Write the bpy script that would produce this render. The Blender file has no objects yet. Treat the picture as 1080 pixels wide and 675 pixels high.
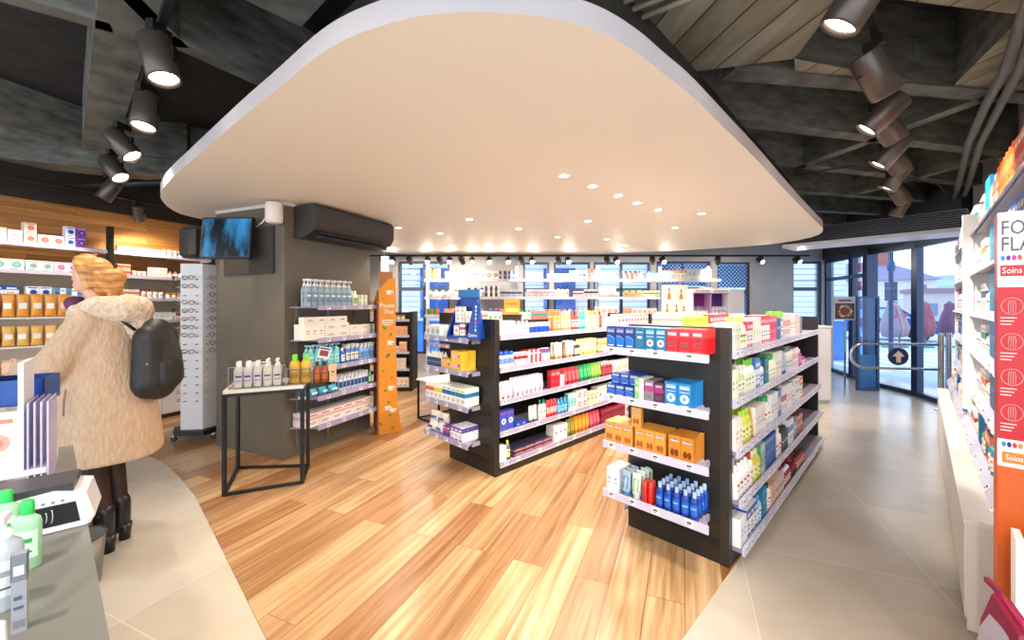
import bpy, math, random
from mathutils import Vector, Matrix, Euler
PI = math.pi
SC = bpy.context.scene
COL = SC.collection
RT2 = math.sqrt(2)
F = 430.0; HZ = 320.0; H = 1.5

def uv(X, Y, Z=0):            # shop grid, 45 degrees to the view
    return Vector(((X - Y) / RT2, (X + Y) / RT2, Z))
def at(px, py, z):            # point of a measured pixel lying at height z
    d = (z - H) * F / (HZ - py)
    return Vector(((px - 540) / F * d, d, z))

# ------------------------------------------------------------------ materials
CN = dict(white='f4f2ee', cream='efe3cc', ivory='f6efdf', red='c9151f', crimson='a3122c', navy='14307a', blue='1f5fc0', teal='15929f',
          aqua='7fcfd4', sky='7db8e6', green='2fa04a', lime='a5d82f', yellow='f2cf2e', amber='c97a1e', orange='f0822a', brown='6b4226',
          pink='ef8fae', magenta='c2287f', lilac='c9bfe0', purple='5d2a86', burgundy='6d1030', grey='9a9a9a', black='1b1b1d', coral='f27d66',
          peach='f5b78f', silver='c4c6ca', mint='bfe3cf', olive='7f8a35', beige='dccbb0', charcoal='3a3a3e')
def lin(h):
    h = CN.get(h, h)
    v = [int(h[i:i+2], 16) / 255 for i in (0, 2, 4)]
    return tuple((c / 12.92 if c <= .04045 else ((c + .055) / 1.055) ** 2.4) for c in v) + (1,)
_m = {}
def M(c, rough=.45, metal=0, emit=0, trans=0, alpha=1, spec=.5):
    k = (c, rough, metal, emit, trans, alpha, spec)
    if k in _m: return _m[k]
    m = bpy.data.materials.new('paint_' + str(c)); m.use_nodes = True
    p = m.node_tree.nodes['Principled BSDF']
    p.inputs['Base Color'].default_value = lin(c); p.inputs['Roughness'].default_value = rough
    p.inputs['Metallic'].default_value = metal; p.inputs['Specular IOR Level'].default_value = spec
    if emit:
        p.inputs['Emission Color'].default_value = lin(c); p.inputs['Emission Strength'].default_value = emit
    if trans: p.inputs['Transmission Weight'].default_value = trans; p.inputs['IOR'].default_value = 1.3
    if alpha < 1: p.inputs['Alpha'].default_value = alpha
    _m[k] = m; return m
def nodes(name):
    m = bpy.data.materials.new(name); m.use_nodes = True
    nt = m.node_tree; return m, nt, nt.nodes, nt.links, nt.nodes['Principled BSDF']
def thin_glass(name, tint, refl=.08):
    m, nt, N, L, p = nodes(name)
    N.remove(p); out = N['Material Output']
    t = N.new('ShaderNodeBsdfTransparent'); t.inputs[0].default_value = tint
    g = N.new('ShaderNodeBsdfGlossy'); g.inputs['Roughness'].default_value = .03
    fr = N.new('ShaderNodeValue'); fr.outputs[0].default_value = refl*.5
    x = N.new('ShaderNodeMixShader'); L.new(fr.outputs[0], x.inputs[0]); L.new(t.outputs[0], x.inputs[1]); L.new(g.outputs[0], x.inputs[2])
    L.new(x.outputs[0], out.inputs[0]); return m
GLASS = thin_glass('window_glass', (.9, .96, 1, 1))
BGLASS = thin_glass('blue_tinted_glass', (.55, .75, .95, 1))
ACRYL = thin_glass('clear_acrylic', (.93, .93, .93, 1))

def plank_mat(name, ang, bw, bh, c1, c2, mortar, mc, rough, offset=.37, grain=.5, bump=.05, vert=False, shift=(0, 0), gs=(1.2, 26, 1)):
    m, nt, N, L, p = nodes(name)
    tc = N.new('ShaderNodeTexCoord'); mp = N.new('ShaderNodeMapping')
    mp.inputs['Rotation'].default_value = (PI / 2 if vert else 0, 0, 0) if vert else (0, 0, -ang)
    mp.inputs['Location'].default_value = (shift[0], shift[1], 0)
    L.new(tc.outputs['Object'], mp.inputs[0])
    b = N.new('ShaderNodeTexBrick'); b.offset = offset; b.offset_frequency = 2; b.squash = 1
    b.inputs['Scale'].default_value = 1; b.inputs['Brick Width'].default_value = bw; b.inputs['Row Height'].default_value = bh
    b.inputs['Mortar Size'].default_value = mortar; b.inputs['Mortar Smooth'].default_value = .3; b.inputs['Bias'].default_value = 0
    b.inputs['Color1'].default_value = lin(c1); b.inputs['Color2'].default_value = lin(c2); b.inputs['Mortar'].default_value = lin(mc)
    L.new(mp.outputs[0], b.inputs[0])
    # second brick of identical layout as per-plank id, to shift the grain
    b2 = N.new('ShaderNodeTexBrick'); b2.offset = offset
    for k in ('Scale', 'Brick Width', 'Row Height'): b2.inputs[k].default_value = b.inputs[k].default_value
    b2.inputs['Mortar Size'].default_value = 0; b2.inputs['Color1'].default_value = (0, 0, 0, 1); b2.inputs['Color2'].default_value = (9, 9, 9, 1)
    L.new(mp.outputs[0], b2.inputs[0])
    add = N.new('ShaderNodeVectorMath'); add.operation = 'ADD'; L.new(mp.outputs[0], add.inputs[0]); L.new(b2.outputs[0], add.inputs[1])
    ms = N.new('ShaderNodeVectorMath'); ms.operation = 'MULTIPLY'; ms.inputs[1].default_value = gs; L.new(add.outputs[0], ms.inputs[0])
    n = N.new('ShaderNodeTexNoise'); n.inputs['Scale'].default_value = 1; n.inputs['Detail'].default_value = 5; n.inputs['Distortion'].default_value = .6
    L.new(ms.outputs[0], n.inputs[0])
    r = N.new('ShaderNodeMapRange'); r.inputs[1].default_value = .3; r.inputs[2].default_value = .7; r.inputs[3].default_value = 1 - grain; r.inputs[4].default_value = 1 + grain * .4
    L.new(n.outputs[0], r.inputs[0])
    mx = N.new('ShaderNodeVectorMath'); mx.operation = 'MULTIPLY'; L.new(b.outputs[0], mx.inputs[0])
    cb = N.new('ShaderNodeCombineXYZ')
    r2 = N.new('ShaderNodeMath'); r2.operation = 'POWER'; r2.inputs[1].default_value = 1.25; L.new(r.outputs[0], r2.inputs[0])
    r3 = N.new('ShaderNodeMath'); r3.operation = 'POWER'; r3.inputs[1].default_value = 1.7; L.new(r.outputs[0], r3.inputs[0])
    L.new(r.outputs[0], cb.inputs[0]); L.new(r2.outputs[0], cb.inputs[1]); L.new(r3.outputs[0], cb.inputs[2]); L.new(cb.outputs[0], mx.inputs[1])
    L.new(mx.outputs[0], p.inputs['Base Color']); p.inputs['Roughness'].default_value = rough
    if bump:
        bp = N.new('ShaderNodeBump'); bp.inputs['Strength'].default_value = bump; bp.inputs['Distance'].default_value = .01
        L.new(b.outputs['Fac'], bp.inputs['Height']); bp.invert = True; L.new(bp.outputs[0], p.inputs['Normal'])
    return m
def noise_mat(name, c1, c2, scale, rough, stretch=(1, 1, 1), bump=0, detail=5, lo=.35, hi=.65, coord='Object'):
    m, nt, N, L, p = nodes(name)
    tc = N.new('ShaderNodeTexCoord'); mp = N.new('ShaderNodeMapping'); mp.inputs['Scale'].default_value = stretch; L.new(tc.outputs[coord], mp.inputs[0])
    n = N.new('ShaderNodeTexNoise'); n.inputs['Scale'].default_value = scale; n.inputs['Detail'].default_value = detail; L.new(mp.outputs[0], n.inputs[0])
    r = N.new('ShaderNodeValToRGB'); r.color_ramp.elements[0].position = lo; r.color_ramp.elements[1].position = hi
    r.color_ramp.elements[0].color = lin(c1); r.color_ramp.elements[1].color = lin(c2)
    L.new(n.outputs[0], r.inputs[0]); L.new(r.outputs[0], p.inputs['Base Color']); p.inputs['Roughness'].default_value = rough
    if bump:
        b = N.new('ShaderNodeBump'); b.inputs['Strength'].default_value = bump; b.inputs['Distance'].default_value = .02; L.new(n.outputs[0], b.inputs['Height']); L.new(b.outputs[0], p.inputs['Normal'])
    return m
GRID = math.radians(67)        # direction of planks, left wall, pillar
WOOD = plank_mat('oak_plank_floor', GRID, 1.35, .185, 'ccab82', '96683f', .0022, '8a5a2e', .3, grain=.42, bump=.03)
TILE = plank_mat('stone_tile_floor', GRID, .92, .92, 'c9bfb0', 'c0b5a5', .003, 'd9d0c2', .25, offset=0, grain=.07, bump=.02, shift=(-.13, .31), gs=(3, 3, 1))
WALLWOOD = plank_mat('oak_wall_boards', 0, 1.1, .085, 'cf9450', 'a06a30', .0015, '6b4119', .5, grain=.3, vert=True)
CONC = noise_mat('black_concrete_shade_tone', '1c1c1a', '2c2b28', 5, .8, (1, 1, 1), .35, 8)  # ceiling slab: the coffers' shade is put into this darker colour
CONC2 = noise_mat('board_marked_black_concrete_lit_tone', '45453f', '7c7b70', 5, .8, (1, 1, 3), .5, 10, .3, .75)  # same black concrete toned lighter, light on the beams put into the colour
PLASTER = noise_mat('white_plaster', 'ece3da', 'f0e8e0', 3, .75)
GREYW = noise_mat('grey_wall_paint', 'b4b2b2', 'bcbaba', 3, .7)
DARKP = noise_mat('taupe_pillar_paint', '645c4e', '6b6253', 2, .5)
DARKM = M('2c2823', .45)
BLACK = M('161616', .45)
CARD = M('b08a62', .8)

# ------------------------------------------------------------------ mesh builder
class B:
    def __init__(s): s.v = []; s.f = []; s.mi = []; s.mats = []; s.sm = []
    def m(s, mat):
        if mat not in s.mats: s.mats.append(mat)
        return s.mats.index(mat)
    def add(s, vs, fs, mat, smooth=False, T=None):
        o = len(s.v); i = s.m(mat)
        for v in vs:
            v = Vector(v); s.v.append(tuple(T @ v) if T else tuple(v))
        for f in fs: s.f.append([o + a for a in f]); s.mi.append(i); s.sm.append(smooth)
        return s
    def box(s, x0, x1, y0, y1, z0, z1, mat, T=None):
        return s.add([(x0,y0,z0),(x1,y0,z0),(x1,y1,z0),(x0,y1,z0),(x0,y0,z1),(x1,y0,z1),(x1,y1,z1),(x0,y1,z1)],
              [(0,3,2,1),(4,5,6,7),(0,1,5,4),(1,2,6,5),(2,3,7,6),(3,0,4,7)], mat, False, T)
    def cbox(s, x0, x1, y0, y1, z0, z1, c, mat, T=None):     # chamfered box
        V = []; 
        ins = [(c, c, 0), ]
        rings = [(z0, c, 0), (z0 + c, 0, 0), (z1 - c, 0, 0), (z1, c, 0)]
        for z, i, _ in rings:
            a, b, e, g = x0 + i, x1 - i, y0 + i, y1 - i
            k = c * .7
            V += [(a + k, e, z), (b - k, e, z), (b, e + k, z), (b, g - k, z), (b - k, g, z), (a + k, g, z), (a, g - k, z), (a, e + k, z)]
        Fc = [tuple(range(7, -1, -1)), tuple(range(24, 32))]
        for r in range(3):
            for j in range(8): Fc.append((r*8+j, r*8+(j+1) % 8, r*8+8+(j+1) % 8, r*8+8+j))
        return s.add(V, Fc, mat, False, T)
    def quad(s, pts, mat, T=None): return s.add(pts, [tuple(range(len(pts)))], mat, False, T)
    def front(s, x0, x1, z0, z1, y, mat, T=None):            # a print on a face looking to -y
        return s.add([(x0,y,z0),(x1,y,z0),(x1,y,z1),(x0,y,z1)], [(0,1,2,3)], mat, False, T)
    def disc(s, cx, cz, r, y, mat, n=14, rz=None, T=None):
        rz = rz or r
        return s.add([(cx+r*math.cos(2*PI*i/n), y, cz+rz*math.sin(2*PI*i/n)) for i in range(n)], [tuple(range(n))], mat, False, T)
    def lathe(s, prof, mat, n=16, sy=1, cx=0, cy=0, cap=True, T=None, a0=0, a1=2*PI, smooth=True):
        V = []; Fc = []; full = abs(a1 - a0 - 2*PI) < 1e-4; k = n if full else n + 1
        for r, z in prof:
            for i in range(k):
                a = a0 + (a1 - a0) * i / n; V.append((cx + r*math.cos(a), cy + r*math.sin(a)*sy, z))
        for j in range(len(prof) - 1):
            for i in range(n):
                i2 = (i + 1) % k if full else i + 1
                Fc.append((j*k+i, j*k+i2, (j+1)*k+i2, (j+1)*k+i))
        s.add(V, Fc, mat, smooth, T)
        if cap and full:
            s.add([V[i] for i in range(k)], [tuple(range(k-1, -1, -1))], mat, False, T)
            s.add([V[(len(prof)-1)*k+i] for i in range(k)], [tuple(range(k))], mat, False, T)
        return s
    def loft(s, rings, mat, smooth=True, cap=True, T=None):
        k = len(rings[0]); V = [p for r in rings for p in r]; Fc = []
        for j in range(len(rings)-1):
            for i in range(k): Fc.append((j*k+i, j*k+(i+1) % k, (j+1)*k+(i+1) % k, (j+1)*k+i))
        if cap: Fc.append(tuple(range(k-1, -1, -1))); Fc.append(tuple((len(rings)-1)*k+i for i in range(k)))
        return s.add(V, Fc, mat, smooth, T)
    def tube(s, pts, r, mat, n=8, rs=None, sx=1):
        pts = [Vector(p) for p in pts]; rings = []
        up = Vector((0, 0, 1)); prev = None
        for i, p in enumerate(pts):
            t = (pts[min(i+1, len(pts)-1)] - pts[max(i-1, 0)]).normalized()
            if prev is None:
                a = t.cross(up if abs(t.z) < .9 else Vector((1, 0, 0))).normalized()
            else: a = (prev - t * prev.dot(t)).normalized()
            prev = a; b = t.cross(a); rr = rs[i] if rs else r
            rings.append([tuple(p + a*rr*math.cos(2*PI*k/n) + b*rr*sx*math.sin(2*PI*k/n)) for k in range(n)])
        return s.loft(rings, mat)
    def prism(s, poly, z0, z1, mat, T=None, side=None):
        n = len(poly)
        s.add([(x, y, z0) for x, y in poly] , [tuple(range(n-1, -1, -1))], mat, False, T)
        s.add([(x, y, z1) for x, y in poly] , [tuple(range(n))], mat, False, T)
        return s.add([(x, y, z0) for x, y in poly] + [(x, y, z1) for x, y in poly], [(i, (i+1) % n, n+(i+1) % n, n+i) for i in range(n)], side or mat, False, T)
    def mesh(s, name):
        me = bpy.data.meshes.new(name); me.from_pydata(s.v, [], s.f)
        for m in s.mats: me.materials.append(m)
        me.polygons.foreach_set('material_index', s.mi); me.polygons.foreach_set('use_smooth', s.sm); me.update(); return me
    def build(s, name, parent=None, loc=None, rot=0): return put(name, s.mesh(name), parent, loc, rot)
def put(name, me, parent=None, loc=None, rot=0):
    o = bpy.data.objects.new(name, me); COL.objects.link(o)
    if parent: o.parent = parent
    if loc is not None: o.location = loc
    if rot: o.rotation_euler = (0, 0, rot) if not hasattr(rot, '__len__') else rot
    return o
LABELS = {}
def tag(o, label, cat, group=None):
    w = len(label.split())
    if not 4 <= w <= 16: print('LABEL LEN', w, label)
    if label in LABELS and (group is None or LABELS[label] != group): print('DUP LABEL', label)
    LABELS[label] = group
    o['label'] = label; o['category'] = cat
    if group: o['group'] = group
    return o
def thing(name, label, cat, loc=(0, 0, 0), rot=0, group=None):
    return tag(put(name, None, None, loc, rot), label, cat, group)
def struct(o): o['kind'] = 'structure'; return o
_txt = {}
def text_mesh(body, size, mat, ext=.0004, align='CENTER', sx=1.0):
    k = (body, size, mat.name, sx)
    if k in _txt: return _txt[k]
    c = bpy.data.curves.new('lettering', 'FONT'); c.body = body; c.size = size; c.extrude = ext; c.align_x = align; c.align_y = 'CENTER'; c.resolution_u = 2
    o = bpy.data.objects.new('lettering', c); COL.objects.link(o)
    dg = bpy.context.evaluated_depsgraph_get(); me = bpy.data.meshes.new_from_object(o.evaluated_get(dg))
    bpy.data.objects.remove(o); bpy.data.curves.remove(c)
    me.transform(Matrix.Diagonal((sx, 1, 1, 1)) ); me.transform(Matrix.Rotation(PI/2, 4, 'X'))
    me.materials.clear(); me.materials.append(mat); _txt[k] = me; return me
def lettering(body, size, mat, parent, loc, rot=0, name='lettering', sx=1.0, align='CENTER'):
    return put(name, text_mesh(body, size, mat, align=align, sx=sx), parent, loc, rot)

# ------------------------------------------------------------------ products
_p = {}
INK = M('5a5f6a', .5)
def prod(kind, w, d, h, c):
    """list of (part name, mesh); the first is the body"""
    k = (kind, w, d, h, tuple(c))
    if k in _p: return _p[k]
    P = []; c0 = M(c[0], .38); c1 = M(c[1] if len(c) > 1 else 'grey', .38); c2 = M(c[2] if len(c) > 2 else 'grey', .38)
    b = B(); e = .0007
    if kind[0] == 'c':                                     # cartons, several prints
        b.box(-w/2, w/2, -d/2, d/2, 0, h, c0); y = -d/2 - e
        def wrap(z0, z1, m):
            b.front(-w/2, w/2, z0, z1, y, m)
            for sx in (-1, 1):
                x = sx * (w/2 + e); q = [(x, -d/2, z0), (x, d/2, z0), (x, d/2, z1), (x, -d/2, z1)]
                b.quad(q if sx > 0 else q[::-1], m)
        t = kind[1:]
        if t == 'band': wrap(h*.5, h*.74, c1); b.front(-w*.36, w*.36, h*.8, h*.88, y, c2); b.front(-w*.3, w*.2, h*.2, h*.24, y, INK); b.front(-w*.3, w*.3, h*.3, h*.34, y, INK)
        elif t == 'top': wrap(h*.66, h, c1); b.front(-w*.34, w*.34, h*.74, h*.86, y-e, c2); b.front(-w*.34, w*.2, h*.42, h*.47, y, INK); b.front(-w*.34, w*.3, h*.3, h*.34, y, INK); b.front(-w*.4, w*.4, h*.06, h*.16, y, c1)
        elif t == 'ring':
            b.front(-w*.38, w*.38, h*.74, h*.9, y, M('8fb6d6', .4)); b.front(-w*.36, w*.36, h*.62, h*.64, y, M('white')); b.disc(0, h*.36, min(w*.34, h*.22), y, M('e8eef0', .4)); b.disc(0, h*.36, min(w*.16, h*.1), y-e, c1); b.front(-w*.3, w*.3, h*.06, h*.1, y, M('white'))
        elif t == 'wave':
            b.front(-w*.4, w*.4, h*.7, h*.92, y, c2)
            b.add([(-w*.45, y, h*.1), (w*.45, y, h*.1), (w*.45, y, h*.4), (w*.2, y, h*.5), (-w*.15, y, h*.56), (-w*.45, y, h*.56)], [(0,1,2,3,4,5)], c1)
            b.add([(-w*.45, y-e, h*.585), (-w*.45, y-e, h*.56), (-w*.15, y-e, h*.56), (w*.2, y-e, h*.5), (w*.45, y-e, h*.4), (w*.45, y-e, h*.43), (w*.2, y-e, h*.53), (-w*.12, y-e, h*.59)], [(0,1,2,3,4,5,6,7)], M('sky'))
            b.front(-w*.3, w*.3, h*.13, h*.17, y-e, M('white'))
        elif t == 'nut':
            b.disc(0, h*.8, w*.3, y, M('1c57a8', .4), rz=h*.055); b.front(-w*.2, w*.2, h*.785, h*.815, y-e, M('white'))
            for sx in (-1, 1): b.disc(sx*w*.17, h*.3, w*.17, y, c1, rz=h*.15)
            b.front(-w*.3, w*.3, h*.1, h*.13, y, c2)
        elif t == 'spot': b.disc(w*.05, h*.5, min(w, h)*.3, y, c1); b.disc(w*.05, h*.5, min(w, h)*.15, y-e, c2); b.front(-w*.4, w*.4, h*.84, h*.92, y, c2); b.front(-w*.36, w*.1, h*.08, h*.13, y, INK)
        elif t == 'split': b.front(-w/2, 0, 0, h, y, c1); b.front(w*.08, w*.4, h*.7, h*.8, y, c2); b.front(-w*.4, -w*.08, h*.4, h*.6, y, c2)
        elif t == 'plain': b.front(-w*.2, w*.22, h*.52, h*.62, y, c1); b.front(-w*.3, w*.3, h*.38, h*.41, y, INK)
        elif t == 'side':
            for sx in (-1,): x = sx*(w/2+e); b.quad([(x, -d/2, 0), (x, -d/2, h), (x, d/2, h), (x, d/2, 0)], c1)
            b.front(-w*.4, w*.1, h*.25, h*.75, y, c1); b.disc(w*.28, h*.5, min(w, h)*.18, y, c2)
        P = [('carton', b.mesh('carton'))]
    elif kind == 'bottle' or kind == 'oval' or kind == 'sprayer' or kind == 'pump' or kind == 'dropper':
        sy = 1 if kind in ('bottle', 'dropper') else min(1, d / w); r = w / 2; hb = h * {'bottle': .8, 'oval': .8, 'pump': .74, 'sprayer': .78, 'dropper': .62}[kind]
        b.lathe([(r*.9, 0), (r, h*.02), (r, hb*.82), (r*.88, hb*.92), (r*.42, hb)], c0, 14, sy)
        P = [('bottle', b.mesh('bottle'))]
        k_ = B()
        if kind in ('bottle', 'oval'): k_.lathe([(r*.5, hb*.985), (r*.5, h*.985), (r*.42, h)], c1, 12, sy)
        elif kind == 'dropper': k_.lathe([(r*.9, hb), (r*.8, hb*1.08), (r*.2, h*.97), (r*.1, h)], c1, 12)
        elif kind == 'pump':
            k_.lathe([(r*.45, hb), (r*.45, h*.83), (r*.16, h*.84), (r*.16, h*.93)], c1, 10)
            k_.box(-r*.3, r*.3, -r*1.0, r*.3, h*.93, h, c1)
        else:
            k_.lathe([(r*.5, hb), (r*.5, h*.86)], c1, 10); k_.box(-r*.35, r*.35, -r*.9, r*.7, h*.86, h, c1); k_.box(-r*.12, r*.12, -r*.8, -r*.6, h*.74, h*.87, c1)
        P.append(('cap', k_.mesh('cap')))
        if len(c) > 2:
            l = B(); rr = r + .0006
            l.lathe([(rr, hb*.22), (rr, hb*.72)], c2, 8, sy * (1.0), a0=PI*1.14, a1=PI*1.86, cap=False)
            l.lathe([(rr+.0004, hb*.5), (rr+.0004, hb*.58)], M(c[3], .4) if len(c) > 3 else INK, 6, sy, a0=PI*1.28, a1=PI*1.72, cap=False)
            l.lathe([(rr+.0004, hb*.32), (rr+.0004, hb*.35)], INK, 6, sy, a0=PI*1.28, a1=PI*1.72, cap=False)
            P.append(('sticker', l.mesh('sticker')))
    elif kind == 'spray':
        r = w/2
        b.lathe([(r*.95, 0), (r, h*.02), (r, h*.74), (r*.8, h*.79)], c0, 14)
        if len(c) > 2: b.lathe([(r+.0005, h*.25), (r+.0005, h*.6)], c2, 8, a0=PI*1.1, a1=PI*1.9, cap=False)
        k_ = B().lathe([(r*.86, h*.77), (r*.86, h*.96), (r*.7, h)], c1, 14); P = [('can', b.mesh('can')), ('cap', k_.mesh('cap'))]
    elif kind == 'tube':
        n = 14; rings = []
        for z, a, q in ((h*.16, w*.36, 1), (h*.2, w*.48, .95), (h*.55, w*.5, .6), (h*.93, w*.5, .09), (h, w*.5, .05)):
            rings.append([(a*math.cos(2*PI*i/n), a*q*math.sin(2*PI*i/n)*d/w*1.0, z) for i in range(n)])
        b.loft(rings, c0)
        if len(c) > 2:
            b.add([(-w*.3, -d*.40, h*.3), (w*.3, -d*.40, h*.3), (w*.3, -d*.145, h*.78), (-w*.3, -d*.145, h*.78)], [(0,1,2,3)], c2)
        k_ = B().lathe([(w*.34, 0), (w*.36, h*.02), (w*.33, h*.165)], c1, 14, d/w); P = [('tube', b.mesh('tube')), ('cap', k_.mesh('cap'))]
    elif kind == 'jar':
        r = w/2; b.lathe([(r*.9, 0), (r, h*.05), (r, h*.66)], c0, 16); k_ = B().lathe([(r*1.04, h*.66), (r*1.04, h*.95), (r*.95, h)], c1, 16)
        P = [('jar', b.mesh('jar')), ('lid', k_.mesh('lid'))]
    elif kind == 'pouch':
        rings = []
        for z, a, q in ((0, .5, .04), (h*.06, .5, .1), (h*.25, .47, .5), (h*.6, .46, .45), (h*.9, .5, .1), (h, .5, .03)):
            rings.append([(w*a*math.cos(2*PI*i/12), d*q*math.sin(2*PI*i/12), z) for i in range(12)])
        b.loft(rings, c0); b.front(-w*.3, w*.3, h*.35, h*.6, -d*.52, c1); P = [('pouch', b.mesh('pouch'))]
    _p[k] = P; return P
NAMES = dict(c='carton', bottle='bottle', oval='lotion_bottle', pump='pump_bottle', sprayer='spray_bottle', dropper='dropper_bottle', spray='spray_can', tube='cream_tube', jar='jar', pouch='pouch')
CATS = dict(c='box', bottle='bottle', oval='bottle', pump='bottle', sprayer='bottle', dropper='bottle', spray='spray can', tube='tube', jar='jar', pouch='packet')
COUNT = {}
def place(kind, w, d, h, c, loc, rot, label, name=None, group=None, parts=True):
    kk = 'c' if kind[0] == 'c' else kind
    nm = name or NAMES[kk]; P = prod(kind, w, d, h, c) if kk != 'c' else prod(kind, w, d, h, c)
    COUNT[nm] = COUNT.get(nm, 0) + 1
    o = put(nm, P[0][1], None, loc, rot); tag(o, label, CATS[kk], group)
    for pn, me in P[1:]: put(pn, me, o)
    return o
class Fr:
    """shelf frame: s runs to the viewer's right, n comes out towards the viewer"""
    def __init__(s, o, rot): s.o = Vector((o[0], o[1], 0)); s.rot = rot; s.x = Vector((math.cos(rot), math.sin(rot), 0)); s.n = Vector((math.sin(rot), -math.cos(rot), 0))
    def p(s, a, n, z): v = s.o + s.x*a + s.n*n; return Vector((v.x, v.y, z))
RJ = random.Random(5)
FRONT = []
def fill(fr, z, s0, n_front, items, loc, cname=None, end=99):
    """items: (kind, count, w, d, h, colours, look, deep, stack, gap_after)"""
    s = s0; prev = None
    for it in items:
        kind, n, w, d, h, c, look = it[:7]; deep = it[7] if len(it) > 7 else 1; stack = it[8] if len(it) > 8 else 1; gap = it[9] if len(it) > 9 else .006
        if s + w > end: break
        lab = f"{look}, {loc}, " + ('at left end' if prev is None else f"right of {prev}")
        isc = kind[0] == 'c'
        grp = f"{look}, {loc}" if n*deep*stack > 1 else None
        if grp and prev: grp = f"{grp}, by {prev}"
        for i in range(n):
            if s + w > end + .01: break
            for q in range(deep):
                for t in range(stack):
                    j = RJ.uniform(-.02, .02) if isc else RJ.uniform(-.25, .25)
                    if kind in ('pump', 'sprayer', 'oval', 'tube'): j = RJ.uniform(-.08, .08)
                    k = fr.p(s + w/2, n_front - .004 - d/2 - q*(d + .003) , z + t*(h+.0005))
                    FRONT.append((place(kind, w, d, h, c, k, fr.rot + j, lab, cname if isc else None, grp), w, d, h, q))
            s += w + (.0025 if isc else .004)
        s += gap; prev = short(look)
    return s
def short(look):
    w = look.replace(' with ', '|').split('|')[0].split()
    return ' '.join(w[-3:]) 
# ================================================================== camera, light of the place
cam = bpy.data.cameras.new('camera'); co = bpy.data.objects.new('camera', cam); COL.objects.link(co)
co.location = (0, 0, H); co.rotation_euler = (PI/2, 0, 0); cam.lens = 36*F/1080; cam.sensor_width = 36; cam.shift_y = -(337.5-HZ)/1080; cam.clip_start = .02; cam.clip_end = 300
SC.camera = co
SC.view_settings.view_transform = 'Standard'; SC.view_settings.look = 'None'; SC.view_settings.gamma = 1; SC.view_settings.exposure = .55
w = bpy.data.worlds.new('sky'); SC.world = w; w.use_nodes = True; wn = w.node_tree.nodes; wl = w.node_tree.links
bg = wn['Background']; tc = wn.new('ShaderNodeTexCoord'); sp = wn.new('ShaderNodeSeparateXYZ'); wl.new(tc.outputs['Generated'], sp.inputs[0])
cr = wn.new('ShaderNodeValToRGB'); wl.new(sp.outputs[2], cr.inputs[0])
cr.color_ramp.elements[0].position = 0; cr.color_ramp.elements[0].color = (.78, .86, 1, 1); cr.color_ramp.elements[1].position = .5; cr.color_ramp.elements[1].color = (.62, .78, 1, 1)
wl.new(cr.outputs[0], bg.inputs[0]); bg.inputs[1].default_value = 2.3

# ================================================================== floor
fl = B(); fl.box(-6.5, 7.4, -2.2, 9.6, -.1, 0, TILE); struct(fl.build('floor'))
e1 = Vector((math.cos(GRID), math.sin(GRID), 0)); e2 = Vector((-math.sin(GRID), math.cos(GRID), 0))
wood = []
for X, Y in ((.52, .75), (5.42, .75), (5.42, 3.3), (6.2, 5.2), (5.5, 7.0), (.6, 7.6), (.1, 6.4), (.16, 5.75), (.3, 5.4), (.4, 5.0), (.46, 4.5), (.5, 4.0)):
    v = uv(X, Y); wood.append((v.x, v.y))
wf = B().prism(wood, 0, .003, WOOD); struct(wf.build('floor_wood_inlay'))
# ================================================================== walls
LW = Vector((-4.88, 5.6, 0)); OUT = Vector((-1, 0, 0))
def wallseg(name, p, q, z0, z1, mat, th=.15, extra=None):
    p = Vector((p[0], p[1], 0)); q = Vector((q[0], q[1], 0)); L = (q-p).length; a = math.atan2(q.y-p.y, q.x-p.x)
    b = B().box(0, L, 0, th, z0, z1, mat)
    return struct(b.build(name, None, p, a))
lw0 = LW - e1*5.2; lw1 = LW + e1*3.9
wb = B().box(0, 9.1, 0, .15, 0, 2.65, WALLWOOD); struct(wb.build('wall_left', None, lw0, GRID))
wb = B().box(0, 9.1, 0, .15, 2.65, 3.75, DARKM); struct(wb.build('wall_left_upper', None, lw0, GRID))
# back wall with window openings
BY = 9.25
wins = [(-2.58, -1.42, .35, 2.46), (.25, .85, .9, 2.44), (.95, 1.78, .9, 2.44), (1.85, 3.15, .9, 2.44), (3.28, 4.52, .9, 2.46), (4.66, 5.42, .9, 2.44), (6.38, 7.05, .4, 2.46)]
wl_ = B(); x = -3.4
for a, b_, z0, z1 in wins:
    wl_.box(x, a, BY, BY+.25, 0, 3.75, GREYW); wl_.box(a, b_, BY, BY+.25, 0, z0, GREYW); wl_.box(a, b_, BY, BY+.25, z1, 3.75, GREYW); x = b_
wl_.box(x, 7.3, BY, BY+.25, 0, 3.75, GREYW); struct(wl_.build('wall_back'))
FRM = M('3b4660', .4)
for i, (a, b_, z0, z1) in enumerate(wins):
    f = B(); t = .05; y0, y1 = BY+.06, BY+.12
    f.box(a, a+t, y0, y1, z0, z1, FRM); f.box(b_-t, b_, y0, y1, z0, z1, FRM); f.box(a+t, b_-t, y0, y1, z0, z0+t, FRM); f.box(a+t, b_-t, y0, y1, z1-t, z1, FRM)
    zt = z1-.62 if i not in (5,) else z1-.66
    f.box(a+t, b_-t, y0, y1, zt-.05, zt+.03, FRM)
    if b_-a > 1: f.box((a+b_)/2-.03, (a+b_)/2+.03, y0, y1, z0+t, z1-t, FRM)
    w_ = struct(f.build('window_%d' % (i+1))); w_['kind'] = 'structure'
    B().box(a+t, b_-t, BY+.085, BY+.09, z0+t, z1-t, GLASS).build('pane', w_)
    m_ = B()
    if i in (0, 6):
        for k in range(1, 4): m_.box(a+t, b_-t, BY+.10, BY+.108, zt+.03+k*.14, zt+.042+k*.14, FRM)
        m_.build('glazing_bar', w_)
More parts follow.
